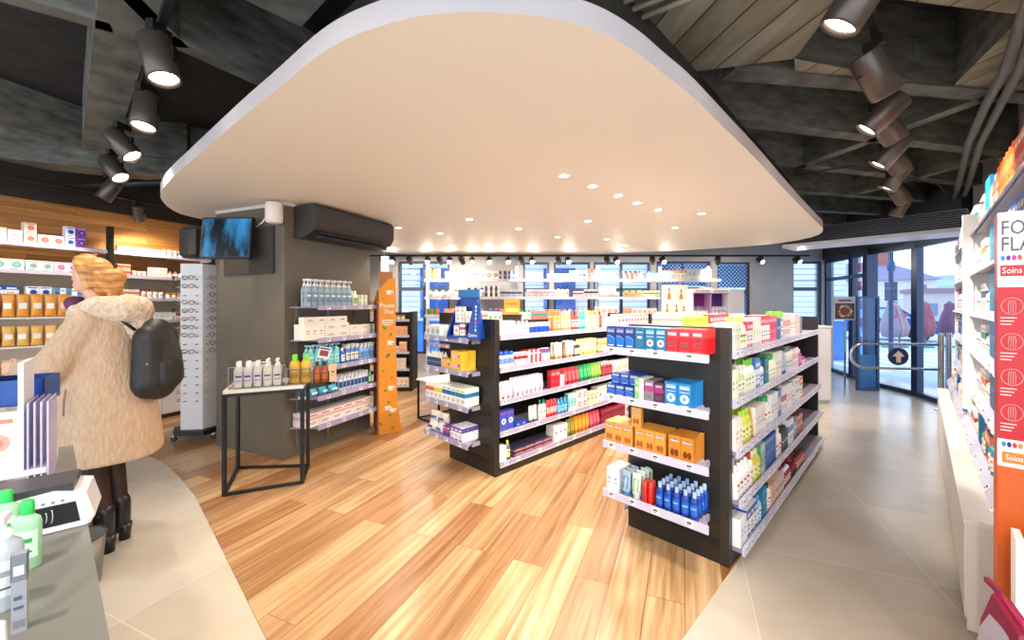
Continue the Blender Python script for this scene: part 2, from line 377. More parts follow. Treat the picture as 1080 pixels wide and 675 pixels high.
# blue patterned posters on the back panes
def dots_mat():
    m, nt, N, L, p = nodes('blue_diamond_pattern'); tcn = N.new('ShaderNodeTexCoord'); mp = N.new('ShaderNodeMapping'); mp.inputs['Rotation'].default_value = (0, .78, 0); mp.inputs['Scale'].default_value = (16, 16, 16)
    L.new(tcn.outputs['Object'], mp.inputs[0]); s_ = N.new('ShaderNodeSeparateXYZ'); L.new(mp.outputs[0], s_.inputs[0])
    outs = []
    for k in (0, 2):
        f_ = N.new('ShaderNodeMath'); f_.operation = 'FRACT'; L.new(s_.outputs[k], f_.inputs[0]); g = N.new('ShaderNodeMath'); g.operation = 'SUBTRACT'; g.inputs[1].default_value = .5; L.new(f_.outputs[0], g.inputs[0])
        a_ = N.new('ShaderNodeMath'); a_.operation = 'ABSOLUTE'; L.new(g.outputs[0], a_.inputs[0]); c_ = N.new('ShaderNodeMath'); c_.operation = 'LESS_THAN'; c_.inputs[1].default_value = .27; L.new(a_.outputs[0], c_.inputs[0]); outs.append(c_)
    mu = N.new('ShaderNodeMath'); mu.operation = 'MULTIPLY'; L.new(outs[0].outputs[0], mu.inputs[0]); L.new(outs[1].outputs[0], mu.inputs[1])
    mx = N.new('ShaderNodeMix'); mx.data_type = 'RGBA'; L.new(mu.outputs[0], mx.inputs[0]); mx.inputs[6].default_value = lin('1a63b8'); mx.inputs[7].default_value = lin('a8cfee'); L.new(mx.outputs[2], p.inputs['Base Color']); p.inputs['Roughness'].default_value = .4
    return m
DOTS = dots_mat()
for (a, b_, z0, z1, lab) in ((4.72, 5.36, 1.86, 2.38, 'blue diamond patterned poster behind small upper pane of rightmost back window'), (4.72, 5.36, .96, 1.74, 'blue diamond patterned poster with white lettering on lower pane of back window'),
                             (3.34, 4.46, 1.9, 2.40, 'wide blue diamond patterned poster in upper panes above back shelf')):
    p_ = B().box(a, b_, 0, .006, z0, z1, DOTS).build('window_poster', None, (0, BY+.075, 0)); tag(p_, lab, 'poster')
    if z0 < 1:
        lettering('ÇAAA', .17, M('white'), p_, ((a+b_)/2, -.004, 1.33), sx=1.1)
        lg = B(); lg.lathe([(.0, 0), (.06, .0), (.035, .05), (.0, .05)], M('white'), 4, .05); lg.build('emblem', p_, ((a+b_)/2, -.003, 1.48))
# facade outside back windows
def stripes(name, c1, c2, sc, axis=2, rough=.6, th=.5):
    m, nt, N, L, p = nodes(name); t_ = N.new('ShaderNodeTexCoord'); s_ = N.new('ShaderNodeSeparateXYZ'); L.new(t_.outputs['Object'], s_.inputs[0])
    a_ = N.new('ShaderNodeMath'); a_.operation = 'MULTIPLY'; a_.inputs[1].default_value = sc; L.new(s_.outputs[axis], a_.inputs[0]); f_ = N.new('ShaderNodeMath'); f_.operation = 'FRACT'; L.new(a_.outputs[0], f_.inputs[0])
    g = N.new('ShaderNodeMath'); g.operation = 'LESS_THAN'; g.inputs[1].default_value = th; L.new(f_.outputs[0], g.inputs[0])
    mx = N.new('ShaderNodeMix'); mx.data_type = 'RGBA'; L.new(g.outputs[0], mx.inputs[0]); mx.inputs[6].default_value = lin(c1); mx.inputs[7].default_value = lin(c2); L.new(mx.outputs[2], p.inputs['Base Color']); p.inputs['Roughness'].default_value = rough; return m
CLAD = stripes('horizontal_cladding', 'e9eefb', 'a9b6dc', 6.5, th=.18)
BLUEC = noise_mat('blue_cladding', '2e66b4', '4682cc', 2, .4)
bb = thing('building', 'pale blue clad building across the lane behind the back windows', 'building', (0, 11.6, 0))
B().box(-6, 9.5, 0, .4, 1.0, 3.0, CLAD).build('wall_cladding', bb); B().box(-6, 9.5, -.02, .4, -.2, 1.0, BLUEC).build('blue_plinth', bb)
for k, x in enumerate((-4.2, -2.6, .9, 3.9)):
    B().box(x, x+.9, -.05, 0, 1.1, 2.5, M('2d5da8', .3)).build('shutter_panel', bb)
# ================================================================== entrance glass wall
E = [(7.15, 9.25), (6.86, 8.2), (6.64, 7.56), (6.58, 6.62), (6.25, 5.55)]
DF = M('2c3a58', .35, .3)
zt = 2.4
def bar(b, p, q, z0, z1, t, mat):
    p = Vector((p[0], p[1], 0)); q = Vector((q[0], q[1], 0)); d = (q-p); L = d.length; T = Matrix.Translation(p) @ Matrix.Rotation(math.atan2(d.y, d.x), 4, 'Z'); b.box(0, L, -t/2, t/2, z0, z1, mat, T)
wd = B()
for p, q in zip(E[:-1], E[1:]):
    bar(wd, p, q, 0, .07, .09, DF); bar(wd, p, q, zt, zt+.1, .1, DF)
for i, p in enumerate(E):
    r = .055 if i != 2 else .1
    wd.box(p[0]-r, p[0]+r, p[1]-.05, p[1]+.05, 0, zt+.1, DF)
bar(wd, E[0], E[2], 2.0, 2.07, .07, DF)
dr = struct(wd.build('door_1'))
for i, (p, q) in enumerate(zip(E[:-1], E[1:])):
    g = B(); bar(g, p, q, .07, zt, .012, GLASS); g.build('pane', dr)
ww = B(); 
for p, q in zip(E[:-1], E[1:]): bar(ww, p, q, zt+.1, 3.75, .2, DARKM)
struct(ww.build('wall_above_entrance'))
# right wall behind the white shelving, closing to the entrance
a_, b_ = uv(1.9, -.78), uv(8.2, -.78)
ww = B(); bar(ww, (a_.x, a_.y), (b_.x, b_.y), 0, 3.75, .12, PLASTER); struct(ww.build('wall_right'))
ww = B(); bar(ww, (b_.x, b_.y), (6.25, 5.5), 0, 3.75, .12, GREYW); struct(ww.build('wall_right_return'))
# blue glass inner gate leaf
gl = thing('security_gate', 'tall blue glass gate panel in grey frame beside the sliding door', 'gate', (5.96, 7.05, 0), math.radians(-8))
f = B()
for x in (0, .30): f.box(x, x+.035, -.03, .03, 0, 1.62, M('46536f', .35, .5))
f.box(.035, .3, -.03, .03, 1.585, 1.62, M('46536f', .35, .5)); f.box(.035, .3, -.03, .03, .0, .06, M('46536f', .35, .5)); f.build('frame', gl)
B().box(.035, .3, -.01, .01, .62, 1.585, BGLASS).build('glass_pane', gl); B().box(.035, .3, -.012, .012, .06, .62, M('2f77b0', .3)).build('lower_panel', gl)
# poster on sidelight
po = thing('poster', 'small poster of food in a round dish on the entrance sidelight', 'poster', (6.0, 7.35, 0), math.radians(-14))
B().box(-.17, .17, 0, .01, 1.2, 1.62, M('e5d8cf')).build('sheet', po)
q = B(); q.front(-.15, .15, 1.22, 1.5, -.002, M('7a4a35')); q.disc(0, 1.36, .11, -.003, M('d8c9a4'), 20); q.disc(0, 1.36, .075, -.004, M('b0432e'), 20)
for k in range(9): q.disc(.1*math.cos(k*.7), 1.36+.1*math.sin(k*.7), .022, -.005, M(['e8dcb8', '6d7f2f', 'd98b2f'][k % 3]))
q.front(-.1, .1, 1.54, 1.57, -.002, M('9c4a3a')); q.build('printed_picture', po)
B().box(-.012, .012, -.01, .01, 0, 1.2, M('silver', .3, .8)).build('stand_post', po)
# red and white striped post outside door
rp = B(); n = 14
for k in range(n): rp.lathe([(.06, k*.2-.02), (.06, k*.2+.18)], M('c22b3c') if k % 2 else M('e8e9f2'), 12, cap=False)
tag(rp.build('striped_post', None, (6.75*1.12, 7.95*1.12, 0)), 'red and white striped post standing outside the entrance sidelight', 'post')
# ramp rail with arrow sign
SS = M('b9bcc2', .22, .95)
rl = thing('entrance_rail', 'stainless steel loop rail on posts across the entrance', 'railing', (0, 0, 0))
P0 = at(990, 413, 0); P0 = Vector((6.02, 5.72, 0)); P1 = Vector((4.95, 5.95, 0))
u_ = (P1-P0); L_ = u_.length; u_.normalize()
pts = [P0 + Vector((0, 0, .92))]
for k in range(0, 13):
    a = PI/2 - PI*k/12; pts.append(P0 + u_*(L_-.16 + .17*math.cos(a)) + Vector((0, 0, .745 + .175*math.sin(a))))
pts.append(P0 + Vector((0, 0, .57)))
B().tube(pts, .019, SS, 10).build('loop_tube', rl)
for dx in (0, .16):
    b = B(); b.lathe([(.033, 0), (.033, 1.08)], SS, 14, cx=P0.x+dx, cy=P0.y-.05*0+dx*.3); b.lathe([(.07, 0), (.07, .012)], SS, 14, cx=P0.x+dx, cy=P0.y+dx*.3); b.build('post', rl)
sg = thing('arrow_sign', 'round navy sign with white upward arrow on the steel rail', 'sign', tuple(P0 + u_*(L_*.49) + Vector((0, -.03, .745))), math.atan2(-u_.y, -u_.x))
b = B().lathe([(.125, -.006), (.125, .006)], M('1c2f70', .4), 30); b.add([], [], M('white')); o = b.build('disc', sg); o.rotation_euler = (PI/2, 0, 0)
b = B(); b.add([(-.03, -.009, -.085), (.03, -.009, -.085), (.03, -.009, .0), (.075, -.009, .0), (0, -.009, .085), (-.075, -.009, 0), (-.03, -.009, 0)], [(0,1,2,3,4,5,6)], M('f4e6d8')); b.build('arrow', sg)
# air curtain above door
ac = thing('air_curtain', 'long white and grey air curtain unit above the glass entrance', 'air curtain', (0, 0, 0))
p, q = Vector((5.1, 6.72, 0)), Vector((5.95, 5.15, 0)); 
b = B(); T = lambda: None
b2 = B(); bar(b2, (4.72, 6.95), (5.98, 5.35), 2.42, 2.47, .62, M('dfe0e6', .4)); b2.build('underside_panel', ac)
b = B(); bar(b, (4.74, 6.98), (6.02, 5.37), 2.47, 2.72, .5, M('8b8f98', .5)); b.build('housing', ac)
b = B()
for k in range(7): bar(b, (4.72, 6.97), (6.0, 5.36), 2.49+k*.032, 2.503+k*.032, .54, M('2e2e30'))
b.build('grille', ac)
# outside: street, house, lights, parasols
st = B().box(7.3, 60, -6, 70, -.3, -.12, noise_mat('asphalt_street', 'a9b6ca', 'bcc8da', 2, .7)); struct(st.build('floor_street'))
pv = B()
for k in range(8):
    x = 8.6 + k*.75; pv.box(x, x+.40, 9.6, 13.6, -.12, -.115, M('e9eef6', .7))
struct(pv.build('floor_crosswalk_paint'))
hs = thing('house', 'cream house with slate roof and chimney beyond the crossing', 'house', (42.5, 47, -.2), math.radians(-20))
HB = M('c9bfb8', .8); B().box(-7, 5, 0, 8, 0, 4.4, HB).build('wall', hs)
b = B(); b.add([(-7.4,-.4,4.4),(5.4,-.4,4.4),(5.4,8.4,4.4),(-7.4,8.4,4.4),(-4,4,6.8),(2,4,6.8)], [(0,1,5,4),(1,2,5),(2,3,4,5),(3,0,4)], M('7a7390', .8)); b.build('roof', hs)
B().box(1.2, 2.4, 3, 4, 5.6, 7.9, M('9a5c55', .8)).build('chimney', hs)
for x in (-5.4, -2.4, .6, 3.2):
    for z in (.8, 2.7): B().box(x, x+.9, -.06, 0, z, z+1.1, M('5c6c8c', .3)).build('window', hs)
B().box(-7.05, 5.05, -.1, 0, 2.25, 2.4, M('e6dccf', .8)).build('string_course', hs)
for k, (x, y, h_, r_) in enumerate(((9.0, 90, 5.2, 40), (70, 95, 7.5, 34), (110, 85, 8.5, 36))):
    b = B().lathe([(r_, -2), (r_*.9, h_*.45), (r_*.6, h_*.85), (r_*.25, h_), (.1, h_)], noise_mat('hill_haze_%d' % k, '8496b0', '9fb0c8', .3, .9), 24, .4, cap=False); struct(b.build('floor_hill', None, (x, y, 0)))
for k, (x, y, w_, h_) in enumerate(((36, 33, 5, 2.6), (44, 36, 4, 2.2), (57, 47, 6, 3.1))):
    t_ = thing('building', ['low beige building far behind the parasols', 'low pinkish building on right beyond the parasols', 'farther pale building near hazy hills'][k], 'building', (x, y, -.2), -.6)
    B().box(-w_/2, w_/2, 0, 4, 0, h_, M(['b9a9a4', 'c2a39c', 'b3b5c2'][k], .8)).build('wall', t_); B().prism([(-w_/2-.2, -.3), (w_/2+.2, -.3), (w_/2+.2, 4.3), (-w_/2-.2, 4.3)], h_, h_+.35, M('8a6a70', .8)).build('roof', t_)
    for j in range(3): B().box(-w_/2+.6+j*w_/3.2, -w_/2+1.4+j*w_/3.2, -.05, 0, .7, 1.7, M('6a7690')).build('window', t_)
tl = thing('traffic_light', 'pedestrian traffic light with round signal head outside the door', 'traffic light', (11.2, 12.05, -.12))
B().lathe([(.06, 0), (.06, 3.3)], M('30405e', .5), 12).build('pole', tl)
b = B().box(-.1, .1, -.1, .1, 1.7, 2.25, M('26355a', .5)); b.lathe([(.0, -.05), (.1, -.04), (.1, .04), (0, .05)], M('35507c', .5), 20, T=Matrix.Translation((0, 0, 2.72)) @ Matrix.Diagonal((1, 1, 1.9, 1)) @ Matrix.Rotation(PI/2, 4, 'X')); b.build('signal_head', tl)
for k, z in enumerate((1.86, 2.1)): B().disc(0, z, .08, -.11, M(['2a4a52', '4a3440'][k])).build('lens', tl)
def parasol(x, y, h_, c, lab, lean=0):
    o = thing('closed_parasol', lab, 'parasol', (x, y, -.12)); 
    B().lathe([(.03, 0), (.03, h_*.5)], M('6a6a72'), 8).build('pole', o); B().lathe([(.25, 0), (.25, .06)], M('6f7688'), 16).build('base', o)
    rings = []
    for t, r in ((0, .04), (.03, .2), (.3, .27), (.6, .2), (.8, .12), (.9, .13), (1, .02)):
        rings.append([(lean*t*t + r*(1+.18*math.cos(6*a*2*PI/24))*math.cos(a*2*PI/24), r*(1+.18*math.cos(6*a*2*PI/24))*math.sin(a*2*PI/24), h_*.22+h_*.78*t) for a in range(24)])
    B().loft(rings, M(c, .8)).build('folded_canopy', o)
    B().disc(0, h_*.72, .07, -.24, M('c23a4a')).build('badge', o)
parasol(13.9, 15.0, 1.6, '8f7f8a', 'greyish closed parasol left of the signal pole outside'); parasol(14.35, 15.1, 1.65, 'a5868c', 'leaning dusty pink closed parasol beyond the door centre', -.2)
parasol(15.2, 15.0, 1.7, '95525c', 'brownish red closed parasol seen right of the door post'); parasol(16.2, 15.1, 1.7, '6e4a62', 'dark plum closed parasol at the right of entrance')
cr_ = thing('car', 'dark blue car parked along the street outside', 'car', (16.6, 18.6, -.12), math.radians(-40))
b = B(); prof = [(-2.1, .35), (-2.15, .8), (-1.5, .95), (-.9, 1.45), (.7, 1.45), (1.3, .98), (2.05, .85), (2.1, .35)]
b.loft([[(x, y, z) for x, z in prof] for y in (-.85, .85)], M('24508c', .25), smooth=False); b.build('body', cr_)
b = B(); b.add([(-1.3, -.87, .98), (1.1, -.87, .98), (.65, -.87, 1.38), (-.85, -.87, 1.38)], [(0,1,2,3)], M('9fc0e2', .1)); b.build('side_window', cr_)
for x in (-1.35, 1.35):
    for y in (-.85, .7): B().lathe([(.33, 0), (.33, .16)], M('1a1c22'), 20, T=Matrix.Translation((x, y+.16, .33)) @ Matrix.Rotation(PI/2, 4, 'X')).build('wheel', cr_)
# ================================================================== ceiling
slab = B().box(-7.5, 8.5, -2.2, 10, 3.62, 3.8, CONC); struct(slab.build('ceiling'))
def beam(px0, py0, px1, py1, w_, z=3.08, mat=None, zt=3.62, ext=0):
    p, q = at(px0, py0, z), at(px1, py1, z); b = B(); bar(b, (p.x, p.y), (q.x, q.y), z, zt, w_, mat or CONC2); return struct(b.build('ceiling_beam'))
for k, (y0, y1, w_) in enumerate(((138, 168, .13), (176, 203, .13), (203, 222, .12), (222, 236, .12), (236, 247, .12))): beam(700, y0 - (y1-y0)*.58, 1300, y1 + (y1-y0)*.8, w_)
beam(840, 178, 1130, 71, .12); beam(905, 205, 1150, 140, .1)
beam(768, 79, 1250, 118, .14)
BOARDM = plank_mat('board_marked_black_paint_lit_tone', math.radians(101), 4, .21, 'a39f8c', '86826f', .006, '23221f', .8, grain=.45, bump=.3, gs=(1.5, 5, 1))  # same ceiling paint, paler: light from below is put into the colour
# big board-marked slab at upper right with a triangular coffer, its shade put into the slab colour
z = 3.1
def P2(px, py, z=z): v = at(px, py, z); return (v.x, v.y)
for poly in ([P2(600, -60), P2(930, -60), P2(838, 62), P2(728, 76), P2(660, 20)], [P2(838, 62), P2(1003, 93), P2(1230, 112), P2(1230, 128), P2(838, 76)], [P2(1003, 93), P2(1080, 16), P2(1160, -60), P2(1400, -60), P2(1230, 112)],
             [P2(930, -60), P2(1160, -60), P2(1080, 16), P2(950, 0)]):
    sgn = sum(a[0]*b[1]-b[0]*a[1] for a, b in zip(poly, poly[1:]+poly[:1]));  poly = poly if sgn > 0 else poly[::-1]
    struct(B().prism(poly, z, 3.62, BOARDM, side=CONC2).build('ceiling_panel'))
# left side
beam(150, -60, 104, 158, .23); beam(-60, -20, 118, 30, .1); beam(178, 42, 330, 112, .14); beam(60, -80, 190, 50, .1)
beam(-30, 168, 260, 196, .36, 3.02); beam(-60, 150, 200, 170, .12, 3.2); beam(-30, 190, 260, 215, .16, 3.0); beam(95, 158, -40, 120, .12, 3.2)
for (a, b_, c, d) in ((185, -60, 330, 15),): beam(a, b_, c, d, .3, 3.0)
# pipes
def pipe(pts, r, z, lab, mat, name='ceiling_pipe', grp=None):
    b = B().tube([at(x, y, z) for x, y in pts], r, mat, 10); return tag(b.build(name), lab, 'pipe', grp)
PG = M('6c6a64', .5)
pipe([(1100, -40), (1078, 20), (1062, 70), (1040, 110), (1022, 150), (1012, 190), (1004, 222)], .028, 2.98, 'left run of grey conduit snaking over the right wall', PG)
pipe([(1116, -40), (1092, 25), (1076, 72), (1054, 113), (1034, 152), (1023, 190), (1012, 222)], .026, 2.98, 'right run of grey conduit snaking over the right wall', PG)
for k in range(4): pipe([(636+k*13-6, 1+k*7), (760+k*16, -52+k*6)], .016, 3.02, ['uppermost', 'second', 'third', 'lowest'][k] + ' of four cream tubes crossing above the white canopy tip', M('9a917c', .5))
pipe([(-60, 196), (100, 195), (175, 192)], .03, 2.84, 'black horizontal tube under the left ceiling ending at white canopy', BLACK)
pipe([(838, 185), (900, 175), (990, 195), (1010, 222)], .008, 2.95, 'thin black cable slung from canopy tip to the right wall', BLACK, 'ceiling_cable')
# dropped canopy
rim = [(168, 204), (180, 188), (204, 168), (252, 126), (296, 91), (337, 56), (371, 37.5), (420, 21), (460, 14), (510, 12), (570, 17), (605, 24.5), (630, 32), (655, 44.5), (680, 61), (700, 78), (727, 98), (762, 133), (798, 168), (833, 206), (862, 235), (869, 241), (866, 247), (850, 252), (820, 257), (788, 260), (740, 263), (690, 265.5), (620, 268.5), (540, 270.5), (480, 271.5), (440, 270), (400, 264.5), (340, 255), (260, 240), (201, 229), (183, 223), (171, 213)]
def smooth(poly, n=2):
    for _ in range(n):
        o = []
        for a, b in zip(poly, poly[1:]+poly[:1]): o += [(a[0]*.75+b[0]*.25, a[1]*.75+b[1]*.25), (a[0]*.25+b[0]*.75, a[1]*.25+b[1]*.75)]
        poly = o
    return poly
ZS = 2.47
rp_ = smooth([P2(x, y, ZS) for x, y in rim], 2)[::-1]
CAN = M('e8dfcc', .6)
cn = B().prism(rp_, ZS, ZS+.09, CAN, side=M('bdb4b0', .8)); can = struct(cn.build('ceiling_canopy'))
cx_ = sum(p[0] for p in rp_)/len(rp_); cy_ = sum(p[1] for p in rp_)/len(rp_)
core = [(cx_+(x-cx_)*.86, cy_+(y-cy_)*.86) for x, y in rp_]
struct(B().prism(core, ZS+.09, 3.05, DARKM).build('ceiling_canopy_core'))
# ================================================================== lamps
WARM = (1, .86, .70)
def lamp(name, loc, energy, col=WARM, size=.06, angle=110, blend=.7, aim=None, parent=None):
    l = bpy.data.lights.new(name, 'SPOT'); l.energy = energy; l.color = col; l.shadow_soft_size = size; l.spot_size = math.radians(angle); l.spot_blend = blend
    o = bpy.data.objects.new(name, l); COL.objects.link(o); o.location = loc
    if aim is not None: o.rotation_euler = (Vector(aim)-Vector(loc)).to_track_quat('-Z', 'Y').to_euler()
    return o
KD = 60
dl = B().lathe([(.045, -.002), (.05, -.006), (.036, -.006), (.036, -.001)], M('white', .4), 20, cap=False).mesh('trim_ring')
de = B().lathe([(.036, -.003), (.0, -.003)], M('fff6e8', .5, emit=14), 20, cap=False).mesh('lens')
names_dl = {0: 'bright left one of the near pair', 1: 'right one of the near pair'}
dls = [(595, 185), (625, 196), (652, 206), (672, 214), (694, 221), (495, 231), (547, 241), (464, 246), (588, 250), (640, 252), (712, 240), (420, 240), (530, 258), (660, 259), (740, 225), (620, 233)]
for k, (x, y) in enumerate(dls):
    p = at(x, y, ZS)
    side = ('first', 'second', 'third', 'fourth', 'fifth')[k] + ' recessed downlight counting back in the canopy row of five' if k < 5 else 'recessed downlight in the white canopy, ' + ['farther left pair, nearer one', 'middle, between row and left ones', 'leftmost behind pillar top', 'centre back', 'back, right of centre', 'right, beyond row of five', 'far left near the pillar unit', 'far back left', 'far back right', 'rightmost near curved edge', 'middle just behind the row'][k-5]
    t_ = thing('downlight', side, 'ceiling light', p, 0); put('trim_ring', dl, t_); put('lens', de, t_)
    lamp('downlight_bulb', p - Vector((0, 0, .012)), KD, aim=p - Vector((0, 0, 1)), size=.04, angle=150)
hs_ = B().lathe([(.05, .085), (.052, .08), (.052, -.085), (.046, -.09), (.044, -.07)], M('5c5249', .35, .55), 22, cap=False); hs_.lathe([(.05, .085), (.0, .088)], M('5c5249', .35, .55), 22, cap=False)
hs_ = hs_.mesh('housing'); ln_ = B().lathe([(.044, -.072), (.0, -.072)], M('fff4e4', .5, emit=18), 22, cap=False).mesh('lens')
def spot(loc, aim, lab, grp=None, zt=None, energy=30, sc=1.0, col=WARM, angle=75):
    loc = Vector(loc); t_ = thing('track_spotlight', lab, 'spotlight', loc, 0, grp); d = (Vector(aim)-loc).normalized()
    R = d.to_track_quat('-Z', 'Y').to_euler()
    a = put('housing', hs_, t_, None, R); b = put('lens', ln_, t_, None, R); a.scale = b.scale = (sc, sc, sc)
    up = (zt - loc.z) if zt else .2
    yk = B(); yk.box(-.008, .008, -.008, .008, 0, up-.03, BLACK); yk.box(-.018, .018, -.06, .06, up-.05, up, BLACK); yk.box(-.058*sc, -.052*sc, -.012, .012, -.02, .06, BLACK); yk.box(.052*sc, .058*sc, -.012, .012, -.02, .06, BLACK); yk.box(-.058*sc, .058*sc, -.012, .012, .055, .062, BLACK); yk.build('bracket', t_)
    if energy: lamp('spotlight_bulb', loc + d*.1*sc, energy, col, .045, angle, .6, aim=loc+d*3)
    return t_
ORD = ['nearest', 'second nearest', 'third nearest', 'fourth nearest', 'fifth nearest', 'sixth nearest', 'seventh nearest', 'eighth nearest', 'farthest']
# right track
def track(p, q, z, lab):
    b = B(); bar(b, p, q, z, z+.035, .035, BLACK); return tag(b.build('lighting_track'), lab, 'track')
a_, b_ = uv(.3, .17), uv(8.3, .17); track((a_.x, a_.y), (b_.x, b_.y), 2.93, 'straight black lighting track running above the right aisle')
for k, (X, dx, dy, dn) in enumerate(((2.15, -.8, .9, 0), (2.95, 1.1, -.2, 0), (3.6, -1.2, 1.4, 0), (3.85, 1.2, -.6, 0), (4.55, -1.0, 1.2, 0), (4.8, 1.4, -.6, 0), (5.5, -.8, 1, 0), (6.3, 1.0, -.6, 0), (7.2, -.5, .8, 0))):
    p = uv(X, .17, 2.74); aim = p + Vector((dx*.75, dy*.3 + .15, -1.15)); spot(p, aim, ORD[k] + ' black track spotlight above the right aisle', zt=2.93, energy=105, sc=1.45, angle=62)
# left track
a_, b_ = uv(.12, -.8), uv(.12, 7.2); a_ = at(190, -30, 2.93); b_ = at(108, 222, 2.93); track((a_.x, a_.y), (b_.x, b_.y), 2.93, 'straight black lighting track running over the left tiled strip')
for k, (x, y, dx, dy) in enumerate(((168, 62, .35, -.1), (154, 118, .1, -.3), (129, 153, .9, .1), (120, 178, .9, -.1), (116, 200, -.5, -.3))):
    p = at(x, y, 2.76); spot(p, p + Vector((dx, dy, -1.1)), ORD[k] + ' black track spotlight over the left tiled strip', zt=2.93, energy=46, sc=1.4)
# behind camera: unseen fill lamps added to brighten the room, no track built
for k, (x, y) in enumerate(((-1.2, .2), (.6, -.4), (1.9, .6), (-.6, -1.2), (1.2, -1.4))):
    p = Vector((x, y, 2.85)); spot(p, p + Vector((.1, .5, -1)), 'added fill spotlight above the near floor, ' + ['left', 'centre', 'right', 'rear left', 'rear right'][k] + ' of the viewpoint', zt=3.6, energy=70, sc=1.2, angle=120)
# left wall track + 2
LWf = Fr((LW.x, LW.y), GRID)
a_, b_ = LWf.p(-3.5, .55, 0), LWf.p(2.6, .55, 0); track((a_.x, a_.y), (b_.x, b_.y), 2.74, 'black lighting track along the oak clad left wall')
for k, s_ in enumerate((-2.2, -.45, .95, 2.0)):
    p = LWf.p(s_, .55, 2.60); q = LWf.p(s_+.35, .1, 1.7); spot(p, q, ['nearest', 'second', 'third', 'fourth'][k] + ' angled black spotlight against the oak left wall', zt=2.74, energy=50, sc=1.1, angle=110)
# back wall track
track((-3.0, 8.1), (5.9, 8.1), 2.43, 'long black lighting track in front of the back windows')
bx = [(404, 272), (414, 275), (432, 272), (451, 277), (464, 276), (474, 277), (487, 275), (498, 277), (516, 276), (536, 274), (550, 274), (561, 274), (589, 271), (599, 271), (640, 269), (650, 269), (688, 267), (699, 267), (757, 265), (802, 262), (841, 261)]
for k, (x, y) in enumerate(bx):
    p = Vector(((x-540)/F*8.1, 8.1, 2.35)); lit = k % 2 == 1 or k in (8, 20)
    aim = p + (Vector((.1, -1.0, -.55)) if lit else Vector((.35*(-1)**k, .9, -.75)))
    spot(p, aim, ('lit' if lit else 'turned away') + ' spotlight on back track, ' + ('%s from the left' % ['first','second','third','fourth','fifth','sixth','seventh','eighth','ninth','tenth','eleventh','twelfth','thirteenth','fourteenth','fifteenth','sixteenth','seventeenth','eighteenth','nineteenth','twentieth','last'][k]), zt=2.43, energy=20 if lit else 36, sc=.95, angle=120)
# ================================================================== pillar
PC = Vector((-2.174, 3.895, 0)); PF = Fr((PC.x, PC.y), GRID)       # right face runs along e1, n to the right
pb = B().box(0, 1.15, 0, 1.02, 0, ZS, DARKP); pil = struct(pb.build('wall_pillar', None, PC, GRID))
struct(B().box(-.004, 1.154, -.004, 1.024, ZS-.03, ZS, M('d9cfc4', .6)).build('trim_pillar', None, PC, GRID))
struct(B().box(0, 1.4, -.0, .003, 0, .0, DARKP).build('trim_pillar_edge', None, PC, GRID)) if False else None
LFc = Fr((PC.x + e2.x*1.02, PC.y + e2.y*1.02), GRID - PI/2)         # left face, s to the right
# television
tv = thing('television', 'small television showing blue abstract image high on the taupe pillar', 'television', LFc.p(.47, .0, 2.13), LFc.rot + math.radians(0))
B().box(-.32, .42, -.02, 0, -.34, .12, M('3a342c', .5)).build('backing_shadow_plate', tv)  # backing plate whose dark tone carries the television's shadow on the pillar
B().box(-.03, .03, -.16, -.02, -.1, .0, BLACK).build('wall_arm', tv)
R_ = Matrix.Translation((.0, -.2, 0)) @ Matrix.Rotation(math.radians(20), 4, 'Z') @ Matrix.Rotation(math.radians(-6), 4, 'X')
b = B(); b.box(-.235, .265, -.015, .03, -.2, .2, BLACK, R_); b.build('casing', tv)
scm = noise_mat('abstract_blue_screen', '070b10', '2a6f9c', 7, .2, (1.2, 1, .35), 0, 9, .42, .72)
pn = scm.node_tree; pr = pn.nodes['Principled BSDF']; pn.links.new(pn.nodes['Color Ramp'].outputs[0], pr.inputs['Emission Color']); pr.inputs['Emission Strength'].default_value = .8
b = B(); b.front(-.222, .252, -.185, .185, -.0165, scm, R_); b.build('screen', tv)
b = B(); b.tube([(.2, -.03, .12), (.3, -.04, .16), (.42, -.04, .27), (.44, -.02, .32)], .006, M('white')); tag(b.build('power_cable', None, tv.location, tv.rotation_euler.z), 'white cable curving from the television up to the canopy', 'cable')
# speaker
sp_ = thing('ceiling_speaker', 'white rounded speaker mounted at the pillar corner below the canopy', 'speaker', LFc.p(1.0, .09, 2.27))
B().lathe([(.05, -.02), (.072, -.012), (.076, .02), (.076, .15), (.07, .17)], M('e9ddd2', .5), 24).build('housing', sp_)
B().box(-.02, .02, 0, .1, .05, .1, M('white')).build('bracket', sp_)
ds = thing('wall_speaker', 'dark box speaker hanging left of the television by pillar', 'speaker', LFc.p(-.18, .1, 2.12), LFc.rot)
b = B(); b.cbox(-.13, .13, -.09, .1, -.15, .17, .03, M('2e2b28', .5)); b.build('cabinet', ds); b = B(); b.front(-.1, .1, -.12, .14, -.092, M('3a3733', .8)); b.build('grille', ds); B().box(.1, .2, -.01, .01, 0, .03, BLACK).build('bracket', ds)
# air conditioner on right face
au = thing('air_conditioner', 'long dark grey wall air conditioner on the pillar right face', 'air conditioner', PF.p(.1, 0, 2.14), PF.rot)
AM = M('37332f', .45)
prof = [(0, 0), (-.12, .0), (-.26, .06), (-.3, .12), (-.3, .28), (-.27, .31), (0, .31)]
b = B(); b.loft([[(x, y, z) for y, z in prof][::-1] for x in (0, 1.12)], AM, smooth=False); b.build('casing', au)
b = B().box(.06, 1.06, -.24, -.1, -.004, .03, M('0f0f0f')); b.box(.05, 1.07, -.285, -.245, .035, .05, M('1c1a18')); b.build('air_outlet', au)
